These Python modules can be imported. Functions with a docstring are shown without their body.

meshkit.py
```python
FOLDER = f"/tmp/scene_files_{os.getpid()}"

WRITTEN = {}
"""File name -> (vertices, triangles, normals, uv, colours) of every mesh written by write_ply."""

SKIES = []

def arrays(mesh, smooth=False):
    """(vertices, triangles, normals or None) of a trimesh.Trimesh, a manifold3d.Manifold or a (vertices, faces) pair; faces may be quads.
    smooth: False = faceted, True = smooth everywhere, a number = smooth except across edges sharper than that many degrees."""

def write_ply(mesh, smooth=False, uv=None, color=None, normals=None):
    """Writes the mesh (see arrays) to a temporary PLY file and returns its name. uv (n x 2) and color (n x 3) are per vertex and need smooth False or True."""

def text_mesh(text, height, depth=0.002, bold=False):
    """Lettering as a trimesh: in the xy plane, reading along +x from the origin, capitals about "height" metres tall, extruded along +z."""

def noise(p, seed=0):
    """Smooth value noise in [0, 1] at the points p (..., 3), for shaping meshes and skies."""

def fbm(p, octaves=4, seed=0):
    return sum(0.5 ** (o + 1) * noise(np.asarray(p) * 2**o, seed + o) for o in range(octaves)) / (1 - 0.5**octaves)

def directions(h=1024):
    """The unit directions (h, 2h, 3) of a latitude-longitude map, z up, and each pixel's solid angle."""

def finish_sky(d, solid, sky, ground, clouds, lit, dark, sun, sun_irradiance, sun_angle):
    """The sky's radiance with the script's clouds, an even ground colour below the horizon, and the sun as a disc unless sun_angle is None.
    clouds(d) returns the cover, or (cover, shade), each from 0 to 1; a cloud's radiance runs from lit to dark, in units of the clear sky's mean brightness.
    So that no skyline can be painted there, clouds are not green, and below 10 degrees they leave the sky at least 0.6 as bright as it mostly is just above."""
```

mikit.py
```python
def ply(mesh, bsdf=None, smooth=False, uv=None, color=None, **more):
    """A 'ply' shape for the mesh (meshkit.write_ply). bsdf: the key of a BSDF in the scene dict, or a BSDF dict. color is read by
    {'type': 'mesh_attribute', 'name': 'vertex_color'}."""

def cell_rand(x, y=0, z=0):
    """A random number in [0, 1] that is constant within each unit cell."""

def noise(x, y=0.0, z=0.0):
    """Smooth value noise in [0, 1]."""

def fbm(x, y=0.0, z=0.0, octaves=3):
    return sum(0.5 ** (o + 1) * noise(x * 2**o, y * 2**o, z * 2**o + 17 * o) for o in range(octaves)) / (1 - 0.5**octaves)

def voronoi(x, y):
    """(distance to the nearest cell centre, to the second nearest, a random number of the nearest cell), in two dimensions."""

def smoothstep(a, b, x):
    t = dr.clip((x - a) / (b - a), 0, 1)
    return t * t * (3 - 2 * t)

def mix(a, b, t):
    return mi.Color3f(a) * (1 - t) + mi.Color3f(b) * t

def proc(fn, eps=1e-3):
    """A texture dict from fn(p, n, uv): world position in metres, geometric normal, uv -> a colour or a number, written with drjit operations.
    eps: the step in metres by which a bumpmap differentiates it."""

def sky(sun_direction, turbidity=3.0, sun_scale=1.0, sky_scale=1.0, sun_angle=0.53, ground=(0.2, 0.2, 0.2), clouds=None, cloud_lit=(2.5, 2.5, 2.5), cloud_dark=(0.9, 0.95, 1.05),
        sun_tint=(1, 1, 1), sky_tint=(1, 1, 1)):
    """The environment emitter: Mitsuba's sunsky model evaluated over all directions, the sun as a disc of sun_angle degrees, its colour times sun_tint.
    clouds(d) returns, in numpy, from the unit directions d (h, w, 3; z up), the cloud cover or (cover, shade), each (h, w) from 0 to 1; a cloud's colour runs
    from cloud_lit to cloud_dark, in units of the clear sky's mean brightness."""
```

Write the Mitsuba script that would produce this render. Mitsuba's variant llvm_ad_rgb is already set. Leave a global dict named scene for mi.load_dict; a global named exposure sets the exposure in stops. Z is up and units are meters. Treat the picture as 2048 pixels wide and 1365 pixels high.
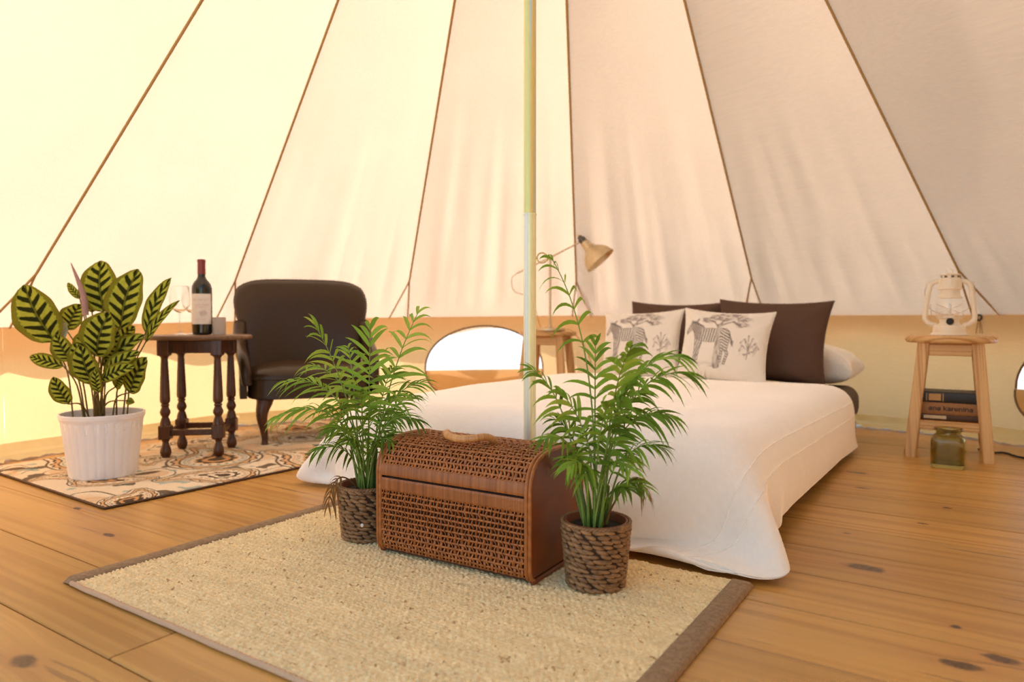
import math
import numpy as np
import trimesh
import shapely.geometry as sg
from scipy import ndimage
import drjit as dr
import mitsuba as mi
import mikit
import meshkit
from mikit import noise, fbm, voronoi, cell_rand, smoothstep, mix, proc

T = mi.ScalarTransform4f
rng = np.random.default_rng(11)
scene, labels = {}, {}

# ------------------------------------------------------------------ camera, sky, exposure
PITCH = math.radians(1.86)
scene['camera'] = {
    'type': 'thinlens', 'fov': 72.36, 'fov_axis': 'x', 'aperture_radius': 0.0045, 'focus_distance': 1.72,
    'near_clip': 0.02, 'far_clip': 500.0,
    'to_world': T().look_at(origin=[0, 0, 0.56], target=[0, math.cos(PITCH), 0.56 - math.sin(PITCH)], up=[0, 0, 1]),
}
SUN_AZ, SUN_EL = math.radians(-74), math.radians(35)
scene['sky'] = mikit.sky([math.sin(SUN_AZ) * math.cos(SUN_EL), math.cos(SUN_AZ) * math.cos(SUN_EL), math.sin(SUN_EL)],
                         turbidity=3.0, sun_scale=1.0, sky_scale=1.5, ground=(0.55, 0.53, 0.49), sun_tint=(0.92, 1.01, 1.42), sky_tint=(1.06, 1.0, 0.86))
exposure = 2.68

# ------------------------------------------------------------------ frame of the deck, the bed and the chest (u along the planks, v along the bed)
ANG = math.radians(33.5)
CA, SA = math.cos(ANG), math.sin(ANG)
POLE = np.array([0.045, 1.77])


def W(u, v, z=0.0):
    return np.array([u * CA + v * SA, -u * SA + v * CA, z])


# ------------------------------------------------------------------ scene helpers
def free(key):
    if key not in scene and key not in labels:
        return key
    n = 1
    while f'{key}_{n:03d}' in scene or f'{key}_{n:03d}' in labels:
        n += 1
    return f'{key}_{n:03d}'


def thing(name, label, cat, group=None):
    key = free(name)
    labels[key] = {'label': label, 'category': cat}
    if group:
        labels[key]['group'] = group
    return key


def struct(name):
    key = free(name)
    labels[key] = {'kind': 'structure'}
    return key


def put(key, mesh, bsdf, smooth=40, uv=None, label=None, kind=None, **more):
    key = free(key) if key not in labels or key in scene else key
    scene[key] = mikit.ply(mesh, bsdf, smooth=smooth if uv is None else (bool(smooth)), uv=uv, **more)
    d = labels.get(key, {})
    if label:
        d['label'] = label
    if kind:
        d['kind'] = kind
    if d:
        labels[key] = d
    return key


def part(root, name, mesh, bsdf, smooth=40, uv=None, label=None, kind=None, **more):
    return put(free(root + '__' + name), mesh, bsdf, smooth, uv, label, kind, **more)


# ------------------------------------------------------------------ mesh helpers: a mesh is (vertices, triangles)
def vf(m):
    if isinstance(m, tuple):
        return m
    return np.asarray(m.vertices, float), np.asarray(m.faces, int)


def join(ms):
    vs, fs, n = [], [], 0
    for m in ms:
        v, f = vf(m)
        vs.append(v)
        fs.append(f + n)
        n += len(v)
    return np.vstack(vs), np.vstack(fs)


def rotz(a):
    c, s = math.cos(a), math.sin(a)
    return np.array([[c, -s, 0], [s, c, 0], [0, 0, 1.0]])


def rotx(a):
    c, s = math.cos(a), math.sin(a)
    return np.array([[1.0, 0, 0], [0, c, -s], [0, s, c]])


def roty(a):
    c, s = math.cos(a), math.sin(a)
    return np.array([[c, 0, s], [0, 1.0, 0], [-s, 0, c]])


def move(m, loc=(0, 0, 0), R=None):
    v, f = vf(m)
    if R is not None:
        v = v @ np.asarray(R).T
    return v + np.asarray(loc, float), f


def grid_faces(n, m, close_n=False, close_m=False, flip=False):
    i, j = np.meshgrid(np.arange(n if close_n else n - 1), np.arange(m if close_m else m - 1), indexing='ij')
    a, b = (i * m + j).ravel(), (((i + 1) % n) * m + j).ravel()
    c, d = (((i + 1) % n) * m + (j + 1) % m).ravel(), (i * m + (j + 1) % m).ravel()
    f = np.vstack([np.c_[a, b, c], np.c_[a, c, d]])
    return f[:, ::-1] if flip else f


def box(size, loc=(0, 0, 0), bevel=0.003):
    """A box with chamfered edges, centred on loc."""
    h = np.asarray(size, float) / 2
    b = min(bevel, h.min() * 0.9)
    pts = []
    for s in np.ndindex(2, 2, 2):
        s = np.array(s) * 2 - 1
        for k in range(3):
            q = s * (h - b)
            q[k] = s[k] * h[k]
            pts.append(q)
    m = trimesh.Trimesh(np.array(pts), process=False).convex_hull
    return move(m, loc)


def hull(pts):
    m = trimesh.Trimesh(np.asarray(pts, float), process=False).convex_hull
    return vf(m)


def lathe(profile, n=40):
    """Revolves the (r, z) profile about z."""
    p = np.asarray(profile, float)
    a = np.linspace(0, 2 * np.pi, n, endpoint=False)
    v = np.stack([p[:, None, 0] * np.cos(a), p[:, None, 0] * np.sin(a), np.broadcast_to(p[:, 1:2], (len(p), n))], -1).reshape(-1, 3)
    return v, grid_faces(len(p), n, close_m=True, flip=True)


def smooth_curve(pts, n):
    """Catmull-Rom through pts, n samples."""
    p = np.asarray(pts, float)
    p = np.vstack([2 * p[0] - p[1], p, 2 * p[-1] - p[-2]])
    s = np.linspace(0, len(p) - 3 - 1e-9, n)
    i = s.astype(int)
    t = (s - i)[:, None]
    a, b, c, d = p[i], p[i + 1], p[i + 2], p[i + 3]
    return 0.5 * (2 * b + (c - a) * t + (2 * a - 5 * b + 4 * c - d) * t ** 2 + (3 * b - a - 3 * c + d) * t ** 3)


def tube(path, r, n=8, ry=None, closed=False, up=(0, 0, 1), cap=True):
    """A tube along the path; r (and ry, the other half-axis) may vary along it."""
    p = np.asarray(path, float)
    k = len(p)
    t = np.roll(p, -1, 0) - np.roll(p, 1, 0) if closed else np.gradient(p, axis=0)
    t /= np.linalg.norm(t, axis=1, keepdims=True) + 1e-12
    u0 = np.asarray(up, float)
    u0 = u0 - t[0] * (u0 @ t[0])
    if np.linalg.norm(u0) < 1e-3:
        u0 = np.cross(t[0], [1.0, 0.3, 0])
    us = [u0 / np.linalg.norm(u0)]
    for i in range(1, k):
        w = us[-1] - t[i] * (us[-1] @ t[i])
        us.append(w / np.linalg.norm(w))
    us = np.array(us)
    ws = np.cross(t, us)
    r = np.broadcast_to(np.asarray(r, float), (k,))
    ry = r if ry is None else np.broadcast_to(np.asarray(ry, float), (k,))
    a = np.linspace(0, 2 * np.pi, n, endpoint=False)
    v = (p[:, None] + ws[:, None] * (np.cos(a)[None, :, None] * r[:, None, None]) + us[:, None] * (np.sin(a)[None, :, None] * ry[:, None, None])).reshape(-1, 3)
    f = grid_faces(k, n, close_n=closed, close_m=True, flip=True)
    if cap and not closed:
        v = np.vstack([v, p[0], p[-1]])
        j = np.arange(n)
        f = np.vstack([f, np.c_[j, np.full(n, k * n), (j + 1) % n][:, ::-1], np.c_[(k - 1) * n + j, (k - 1) * n + (j + 1) % n, np.full(n, k * n + 1)][:, ::-1]])
    return v, f


def extrude(poly, h, z=0.0):
    m = trimesh.creation.extrude_polygon(poly, h, engine='earcut')
    return move(m, (0, 0, z))


def rounded_slab(outline, z0, z1, r, seg=5):
    """A slab over a convex closed outline (k x 2) whose rim is rounded by r."""
    o = np.asarray(outline, float)
    c = o.mean(0)
    d = np.linalg.norm(o - c, axis=1, keepdims=True)
    rings = []
    prof = [(-r, z0)] + [(-r + r * math.sin(a), z0 + r - r * math.cos(a)) for a in np.linspace(0.2, np.pi / 2, seg)]
    prof += [(-r + r * math.cos(a), z1 - r + r * math.sin(a)) for a in np.linspace(0, np.pi / 2, seg)]
    for off, z in prof:
        rings.append(np.c_[c + (o - c) * (1 + off / d), np.full(len(o), z)])
    n = len(o)
    v = np.vstack([np.r_[c, z0][None], *rings, np.r_[c, z1][None]])
    j = np.arange(n)
    f = [np.c_[np.zeros(n, int), 1 + (j + 1) % n, 1 + j]]
    g = grid_faces(len(rings), n, close_m=True, flip=True) + 1
    f += [g, np.c_[np.full(n, len(v) - 1), 1 + (len(rings) - 1) * n + j, 1 + (len(rings) - 1) * n + (j + 1) % n]]
    return v, np.vstack(f)


def fb(p, octaves=3, seed=0):
    return meshkit.fbm(np.asarray(p, float), octaves, seed) - 0.5


# ------------------------------------------------------------------ materials
def two(b):
    return {'type': 'twosided', 'bsdf': b}


def princ(color, rough=0.5, **k):
    c = color if isinstance(color, dict) else {'type': 'rgb', 'value': list(color)}
    return two({'type': 'principled', 'base_color': c, 'roughness': rough, **k})


def thin(color, trans, rough=0.6, **k):
    c = color if isinstance(color, dict) else {'type': 'rgb', 'value': list(color)}
    return {'type': 'principledthin', 'base_color': c, 'roughness': rough, 'diff_trans': trans, **k}


def col(r, g, b):
    return mi.Color3f(r, g, b)


def canvas_tex(base):
    def fn(p, n, uv):
        wv = noise(p.x * 260 + p.y * 200, p.z * 420) - 0.5
        bl = fbm(p.x * 3, p.y * 3, p.z * 3) - 0.5
        return mi.Color3f(*base) * (1 + 0.07 * wv + 0.10 * bl)
    return proc(fn)


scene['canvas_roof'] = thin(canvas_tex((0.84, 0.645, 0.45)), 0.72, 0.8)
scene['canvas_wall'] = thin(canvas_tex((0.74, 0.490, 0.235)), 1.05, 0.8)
scene['canvas_strip'] = thin((0.84, 0.76, 0.48), 0.5, 0.7)
scene['strap'] = princ((0.40, 0.25, 0.09), 0.8)
scene['zip_tape'] = princ((0.17, 0.105, 0.05), 0.7)
scene['rubber'] = princ((0.02, 0.018, 0.016), 0.5)

KNOTS = [(-1.285, 0.50, 0.034, 0.020), (-1.86, 0.92, 0.028, 0.011), (-1.415, 1.235, 0.040, 0.014), (-0.20, 1.735, 0.050, 0.026),
         (0.045, 1.39, 0.030, 0.018), (-0.01, 1.33, 0.034, 0.016), (0.115, 1.375, 0.022, 0.018), (-0.02, 1.49, 0.012, 0.009), (0.34, 2.62, 0.055, 0.022), (-0.06, 2.42, 0.016, 0.010),
         (-0.35, 2.80, 0.045, 0.016), (-0.30, 2.55, 0.030, 0.010), (-2.45, 0.83, 0.025, 0.012), (-1.02, 0.52, 0.03, 0.013), (-2.2, 1.0, 0.02, 0.01), (0.42, 3.1, 0.04, 0.016), (-0.27, 1.99, 0.012, 0.006), (-0.11, 2.20, 0.015, 0.006)]


def plank_tex(p, n, uv):
    u = p.x * CA - p.y * SA
    v = p.x * SA + p.y * CA
    seed = uv.x
    kd, dark = mi.Float(0), mi.Float(0)
    wv = mi.Float(v)
    for ku, kv, a, b in KNOTS:
        du, dv = (u - ku) / a, (v - kv) / b
        d2 = du * du + dv * dv
        wv = wv + (v - kv) * 0.9 * dr.exp(-0.22 * (dr.square((u - ku) / (a * 1.7)) + dv * dv))
        d = dr.sqrt(d2) + 0.35 * (noise(u * 60, v * 110) - 0.5)
        dark = dr.maximum(dark, (1 - smoothstep(0.55, 1.05, d)) * (0.75 + 0.25 * noise(u * 240, v * 240)))
        kd = dr.maximum(kd, 0.55 * dr.exp(-0.5 * (dr.square((u - ku) / (a * 2.2)) + dr.square((v - kv) / (b * 1.3)))))
    warp = 0.016 * (fbm(u * 1.1 + seed * 31, wv * 5, seed * 9) - 0.5) + 0.004 * noise(u * 4 + seed * 17, wv * 20)
    ring = noise((wv + warp) * 75, u * 0.9 + seed * 53, seed * 77)
    fine = noise((wv + warp) * 420, u * 7 + seed * 11)
    broad = fbm(u * 1.6 + seed * 7, wv * 9 + seed * 13)
    c = mix((0.50, 0.265, 0.062), (0.37, 0.165, 0.030), smoothstep(0.35, 0.80, ring) * 0.6)
    c = c * (0.90 + 0.16 * broad) * (0.95 + 0.10 * fine) * (0.86 + 0.26 * cell_rand(seed * 1000))
    c = mix(c, (0.40, 0.17, 0.045), kd)
    c = mix(c, (0.035, 0.013, 0.005), dark * 0.95)
    crack = smoothstep(0.80, 0.86, noise((wv + warp) * 90, u * 2.6, 5 + seed * 19)) * smoothstep(0.62, 0.8, noise(u * 5 + seed * 3, wv * 30))
    return mix(c, (0.16, 0.07, 0.02), crack * 0.55)


scene['plank_wood'] = princ(proc(plank_tex), 0.34, specular=0.6)


def jute_tex(p, n, uv):
    a = voronoi(uv.x * 170, uv.y * 230)
    f = noise(uv.x * 420, uv.y * 420)
    st = fbm(uv.x * 9, uv.y * 60)
    c = mix((0.86, 0.69, 0.385), (0.67, 0.48, 0.22), smoothstep(0.2, 0.9, a[2]) * 0.55)
    c = c * (0.86 + 0.22 * f) * (0.88 + 0.22 * st)
    return mix(c, (0.33, 0.17, 0.06), smoothstep(0.88, 0.95, noise(uv.x * 130, uv.y * 150, 4.0)) * 0.8)


scene['jute'] = princ(proc(jute_tex), 0.9)


scene['jute_hem'] = princ((0.55, 0.37, 0.235), 0.9)


def border_tex(p, n, uv):
    f = noise(p.x * 500, p.y * 500) * 0.5 + 0.5 * noise(p.x * 170, p.y * 170, p.z * 300)
    return mix((0.17, 0.105, 0.055), (0.36, 0.24, 0.135), f)


scene['jute_border'] = princ(proc(border_tex), 0.9)


def drop_sdf(x, y):
    """Level of a paisley drop, 1 at its outline and 0 along its spine: a chain of circles that shrinks along a bent tail."""
    d = mi.Float(9)
    for t in (0.0, 0.14, 0.28, 0.42, 0.56, 0.70, 0.84, 0.97):
        cx, cy, r = -0.30 + 1.35 * t - 0.15 * t * t, 0.75 * t * t, 0.62 * (1 - t) ** 0.9 + 0.05
        d = dr.minimum(d, dr.sqrt(dr.square(x - cx) + dr.square(y - cy)) - r)
    return 1 + d / 0.60


PAISLEY = [(0.16, 0.30, 0.19, 2.85), (0.60, 0.16, 0.115, 0.3), (0.80, 0.42, 0.14, 3.6), (0.52, 0.62, 0.21, 2.3), (0.17, 0.80, 0.15, 0.6), (0.83, 0.86, 0.21, 2.7), (0.46, 1.10, 0.17, 0.2),
           (0.14, 1.28, 0.20, 2.5), (0.80, 1.34, 0.20, 3.3), (0.48, 1.56, 0.18, 1.2), (0.38, 0.10, 0.08, 4.0), (0.90, 0.10, 0.10, 1.9), (0.36, 0.42, 0.09, 5.1), (0.66, 1.60, 0.09, 4.4)]


def paisley_tex(p, n, uv):
    x, y = uv.x + 0.012 * (noise(uv.x * 14, uv.y * 14) - 0.5), uv.y + 0.012 * (noise(uv.x * 14 + 9, uv.y * 14) - 0.5)
    cream, tan, brown, teal, rust = (0.70, 0.58, 0.41), (0.60, 0.36, 0.165), (0.075, 0.045, 0.024), (0.12, 0.27, 0.26), (0.55, 0.28, 0.10)
    c = mi.Color3f(*cream)
    # scrolling vine ground
    s = fbm(x * 6.5, y * 6.5, 3.0, octaves=2)
    line = 1 - smoothstep(0.006, 0.018, dr.abs(s - 0.5))
    line2 = 1 - smoothstep(0.0, 0.010, dr.abs(s - 0.60))
    c = mix(c, tan, smoothstep(0.56, 0.60, s) * 0.55)
    c = mix(c, brown, line * 0.85)
    c = mix(c, rust, line2 * 0.6)
    blob = noise(x * 17, y * 17, 8.0)
    c = mix(c, brown, smoothstep(0.80, 0.83, blob) * 0.9)
    c = mix(c, teal, smoothstep(0.86, 0.89, noise(x * 24 + 40, y * 24, 2.0)) * 0.6)
    for i, (cx, cy, sc, an) in enumerate(PAISLEY):
        ca, sa = math.cos(an), math.sin(an)
        X, Y = ((x - cx) * ca + (y - cy) * sa) / sc, (-(x - cx) * sa + (y - cy) * ca) / sc
        d = drop_sdf(X, Y)
        ang = dr.atan2(Y, X + 0.3)
        ins = lambda a, w=0.03: 1 - smoothstep(a - w, a + w, d)  # noqa: E731
        ring = lambda a, w: ins(a + w) * (1 - ins(a - w))  # noqa: E731
        c = mix(c, cream, ins(1.30))
        c = mix(c, brown, ring(1.27, 0.035))
        sc_ = 1.10 + 0.05 * dr.sin(ang * 15)
        c = mix(c, tan, 1 - smoothstep(sc_ - 0.02, sc_ + 0.02, d))
        c = mix(c, brown, (1 - smoothstep(0.02, 0.05, dr.abs(d - sc_))))
        c = mix(c, cream, ins(0.92))
        c = mix(c, brown, ring(0.92, 0.03))
        c = mix(c, teal if i % 3 == 0 else rust, ring(0.80, 0.025) * 0.8)
        dots = smoothstep(0.3, 0.6, dr.sin(ang * 20)) * ring(0.68, 0.05)
        c = mix(c, brown, dots)
        c = mix(c, tan if i % 2 else cream, ins(0.54))
        scal = 0.46 + 0.06 * dr.sin(ang * 9)
        c = mix(c, brown, 1 - smoothstep(scal - 0.02, scal + 0.02, d))
        c = mix(c, rust if i % 2 else cream, ins(0.30))
        c = mix(c, brown, ins(0.14))
    return c * (0.90 + 0.2 * noise(x * 420, y * 420))


scene['paisley'] = princ(proc(paisley_tex), 0.9)


def linen_tex(base, amt=0.05):
    def fn(p, n, uv):
        return mi.Color3f(*base) * (1 - amt + 2 * amt * noise(p.x * 160 + p.z * 90, p.y * 160 + p.z * 60) + 0.05 * (fbm(p.x * 5, p.y * 5, p.z * 5) - 0.5))
    return proc(fn)


scene['duvet_cotton'] = princ(linen_tex((0.85, 0.83, 0.79), 0.02), 0.75, sheen=0.3)
scene['pillow_cotton'] = princ(linen_tex((0.82, 0.78, 0.71), 0.03), 0.75, sheen=0.3)
scene['brown_cotton'] = princ(linen_tex((0.088, 0.040, 0.022), 0.06), 0.7)
scene['mattress_fabric'] = princ(linen_tex((0.085, 0.052, 0.026), 0.06), 0.7)


def seg(px, py, ax, ay, bx, by):
    """Distance from a point to a segment, and where along it."""
    dx, dy = bx - ax, by - ay
    t = dr.clip(((px - ax) * dx + (py - ay) * dy) / (dx * dx + dy * dy), 0, 1)
    return dr.sqrt(dr.square(px - ax - t * dx) + dr.square(py - ay - t * dy)), t


def print_tex(p, n, uv):
    """The engraving printed on the cushion: a zebra grazing in front of a spreading tree, a small plant and tufts of grass."""
    x, y = uv.x, uv.y
    paper = mi.Color3f(0.82, 0.76, 0.68) * (0.96 + 0.06 * noise(x * 130, y * 130))
    ink, soft = mi.Color3f(0.050, 0.040, 0.040), mi.Color3f(0.22, 0.175, 0.165)
    hatch = 0.55 + 0.45 * noise(x * 40 + y * 18, y * 120 - x * 60)

    def fill(c, colour, m):
        return mix(c, colour, m)

    def cap(ax, ay, bx, by, r0, r1, soften=0.008):
        d, t = seg(x, y, ax, ay, bx, by)
        return 1 - smoothstep(-soften, soften, d - (r0 + (r1 - r0) * t))
    c = paper
    # crown of the tree: clumps of foliage on spreading limbs
    crown = mi.Float(0)
    for cx, cy, rx, ry in [(0.33, 0.83, 0.085, 0.05), (0.42, 0.88, 0.09, 0.06), (0.53, 0.93, 0.12, 0.05), (0.62, 0.91, 0.11, 0.07), (0.71, 0.86, 0.08, 0.055), (0.69, 0.78, 0.09, 0.04), (0.49, 0.85, 0.08, 0.04)]:
        d = dr.sqrt(dr.square((x - cx) / rx) + dr.square((y - cy) / ry)) + 0.9 * (fbm(x * 26, y * 34) - 0.5)
        crown = dr.maximum(crown, (1 - smoothstep(0.75, 1.1, d)) * (0.35 + 0.65 * smoothstep(0.45, 0.62, fbm(x * 34, y * 50, 4.0))))
    c = fill(c, soft, crown * 0.85)
    for a in [(0.46, 0.72, 0.40, 0.80), (0.46, 0.74, 0.60, 0.82), (0.60, 0.82, 0.68, 0.76), (0.40, 0.80, 0.33, 0.83), (0.47, 0.76, 0.52, 0.88)]:
        c = fill(c, soft * 0.8, cap(*a, 0.013, 0.006) * 0.85)
    # zebra: body, neck, head, legs
    body = dr.maximum(dr.maximum(1 - smoothstep(0.93, 1.05, dr.sqrt(dr.square((x - 0.375) / 0.165) + dr.square((y - 0.605) / 0.098))), 1 - smoothstep(0.93, 1.05, dr.sqrt(dr.square((x - 0.515) / 0.085) + dr.square((y - 0.61) / 0.105)))),
                      dr.maximum(1 - smoothstep(0.93, 1.05, dr.sqrt(dr.square((x - 0.27) / 0.085) + dr.square((y - 0.615) / 0.095))), cap(0.27, 0.63, 0.165, 0.745, 0.078, 0.050)))
    head = dr.maximum(cap(0.155, 0.745, 0.085, 0.635, 0.042, 0.020), cap(0.20, 0.80, 0.215, 0.83, 0.012, 0.006))
    legs = mi.Float(0)
    for a in [(0.235, 0.56, 0.232, 0.40, 0.034, 0.016), (0.232, 0.40, 0.222, 0.25, 0.015, 0.012), (0.272, 0.56, 0.262, 0.40, 0.030, 0.014), (0.262, 0.40, 0.258, 0.26, 0.013, 0.011), (0.55, 0.54, 0.565, 0.43, 0.048, 0.020),
              (0.565, 0.43, 0.592, 0.37, 0.017, 0.013), (0.592, 0.37, 0.565, 0.24, 0.012, 0.012), (0.51, 0.52, 0.53, 0.40, 0.03, 0.014), (0.53, 0.40, 0.52, 0.26, 0.012, 0.010)]:
        legs = dr.maximum(legs, cap(*a))
    zeb = dr.maximum(dr.maximum(body, head), legs)
    c = fill(c, paper * 0.93, zeb)
    bend = x - 0.10 * (y - 0.6) + 0.5 * dr.square(y - 0.6)
    rump = smoothstep(0.46, 0.52, x)
    ph = mix(mi.Color3f(bend * 215), mi.Color3f((y + 0.55 * (x - 0.5)) * 170), rump).x
    ph = mix(mi.Color3f(ph), mi.Color3f((x + y * 0.75) * 190), 1 - smoothstep(0.20, 0.26, x - (y - 0.62) * 0.5)).x
    stripes = smoothstep(-0.25, 0.25, dr.sin(ph + 1.2 * noise(x * 14, y * 14)))
    c = fill(c, ink, dr.maximum(body, legs * 0.9) * stripes * 0.82)
    c = fill(c, soft, (1 - smoothstep(0.235, 0.30, x)) * dr.maximum(body, head) * hatch * 0.65)
    edge = zeb * (1 - zeb) * 4
    c = fill(c, ink, edge * 0.7)
    c = fill(c, ink, cap(0.088, 0.628, 0.08, 0.615, 0.010, 0.007) * 0.9)
    c = fill(c, ink, cap(0.13, 0.795, 0.29, 0.725, 0.016, 0.008) * hatch * 0.8)
    c = fill(c, ink * 1.5, dr.maximum(cap(0.585, 0.64, 0.625, 0.53, 0.006, 0.010), cap(0.625, 0.53, 0.637, 0.47, 0.016, 0.004)) * 0.85)
    # trunk in front of the zebra
    trunk = dr.maximum(dr.maximum(cap(0.462, 0.75, 0.475, 0.45, 0.022, 0.024), cap(0.475, 0.45, 0.48, 0.20, 0.024, 0.042)), cap(0.48, 0.19, 0.40, 0.185, 0.012, 0.004))
    c = fill(c, mix(paper * 0.72, soft, smoothstep(0.40, 0.75, noise(x * 120, y * 16)) * 0.9), trunk * 0.95)
    # small plant on the right and grass at the foot
    pl = mi.Float(0)
    for a in [(0.80, 0.32, 0.805, 0.48), (0.805, 0.45, 0.845, 0.60), (0.803, 0.46, 0.795, 0.63), (0.80, 0.45, 0.755, 0.585), (0.80, 0.43, 0.735, 0.50), (0.81, 0.45, 0.885, 0.545), (0.885, 0.545, 0.925, 0.47), (0.735, 0.50, 0.712, 0.42), (0.805, 0.40, 0.86, 0.43),
              (0.80, 0.39, 0.765, 0.38), (0.885, 0.54, 0.895, 0.46), (0.75, 0.58, 0.715, 0.53)]:
        pl = dr.maximum(pl, cap(*a, 0.004, 0.009, 0.006))
    c = fill(c, soft, pl * (0.35 + 0.65 * smoothstep(0.3, 0.6, noise(x * 110, y * 70))) * 0.9)
    hz = (1 - smoothstep(0.5, 1.0, dr.sqrt(dr.square((x - 0.80) / 0.13) + dr.square((y - 0.47) / 0.15)))) * smoothstep(0.52, 0.72, fbm(x * 40, y * 22, 9.0))
    c = fill(c, soft, hz * 0.6)
    g = smoothstep(0.55, 0.75, noise(x * 95 - y * 14, y * 5)) * (1 - smoothstep(0.06, 0.155, y + 0.05 * noise(x * 40))) * smoothstep(0.22, 0.27, x) * (1 - smoothstep(0.40, 0.45, x))
    c = fill(c, soft, g * 0.75)
    g2 = (1 - smoothstep(0.0, 0.035, dr.abs(y - 0.235 + 0.02 * noise(x * 30)))) * smoothstep(0.17, 0.22, x) * (1 - smoothstep(0.55, 0.62, x))
    return fill(c, soft, g2 * hatch * 0.25)


scene['zebra_print'] = princ(proc(print_tex), 0.8, sheen=0.2)


def cane_tex(p, n, uv):
    f = noise(p.x * 90, p.y * 90, p.z * 90)
    g = noise(p.x * 420, p.y * 420, p.z * 120)
    return mix((0.21, 0.060, 0.011), (0.44, 0.158, 0.040), f * 0.65 + g * 0.35)


scene['cane'] = princ(proc(cane_tex), 0.38, specular=0.5)


def splint_tex(p, n, uv):
    g = noise(uv.x * 420, uv.y * 6)
    h = noise(uv.x * 130 + 7, uv.y * 2)
    return mix((0.20, 0.055, 0.011), (0.42, 0.145, 0.036), g * 0.5 + h * 0.5)


scene['splint'] = princ(proc(splint_tex), 0.36, specular=0.5)


def handle_tex(p, n, uv):
    return mix((0.40, 0.17, 0.050), (0.62, 0.33, 0.125), noise(uv.x * 900, 3.0))


scene['handle_cane'] = princ(proc(handle_tex), 0.35, specular=0.5)


def panel_tex(p, n, uv):
    f = fbm(p.x * 14, p.y * 14, p.z * 14)
    return mix((0.13, 0.032, 0.008), (0.22, 0.060, 0.014), f)


scene['chest_panel'] = princ(proc(panel_tex), 0.4, specular=0.4)
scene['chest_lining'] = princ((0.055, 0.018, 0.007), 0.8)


def braid_tex(p, n, uv):
    f = noise(p.x * 95, p.y * 95, p.z * 140)
    s = noise(p.x * 330 + p.y * 330, p.z * 900)
    return mix((0.105, 0.050, 0.020), (0.345, 0.195, 0.088), f) * (0.8 + 0.4 * s)


scene['braid'] = princ(proc(braid_tex), 0.5, specular=0.4)
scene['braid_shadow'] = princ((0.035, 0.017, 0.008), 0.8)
scene['liner'] = princ((0.215, 0.062, 0.022), 0.6)


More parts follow.
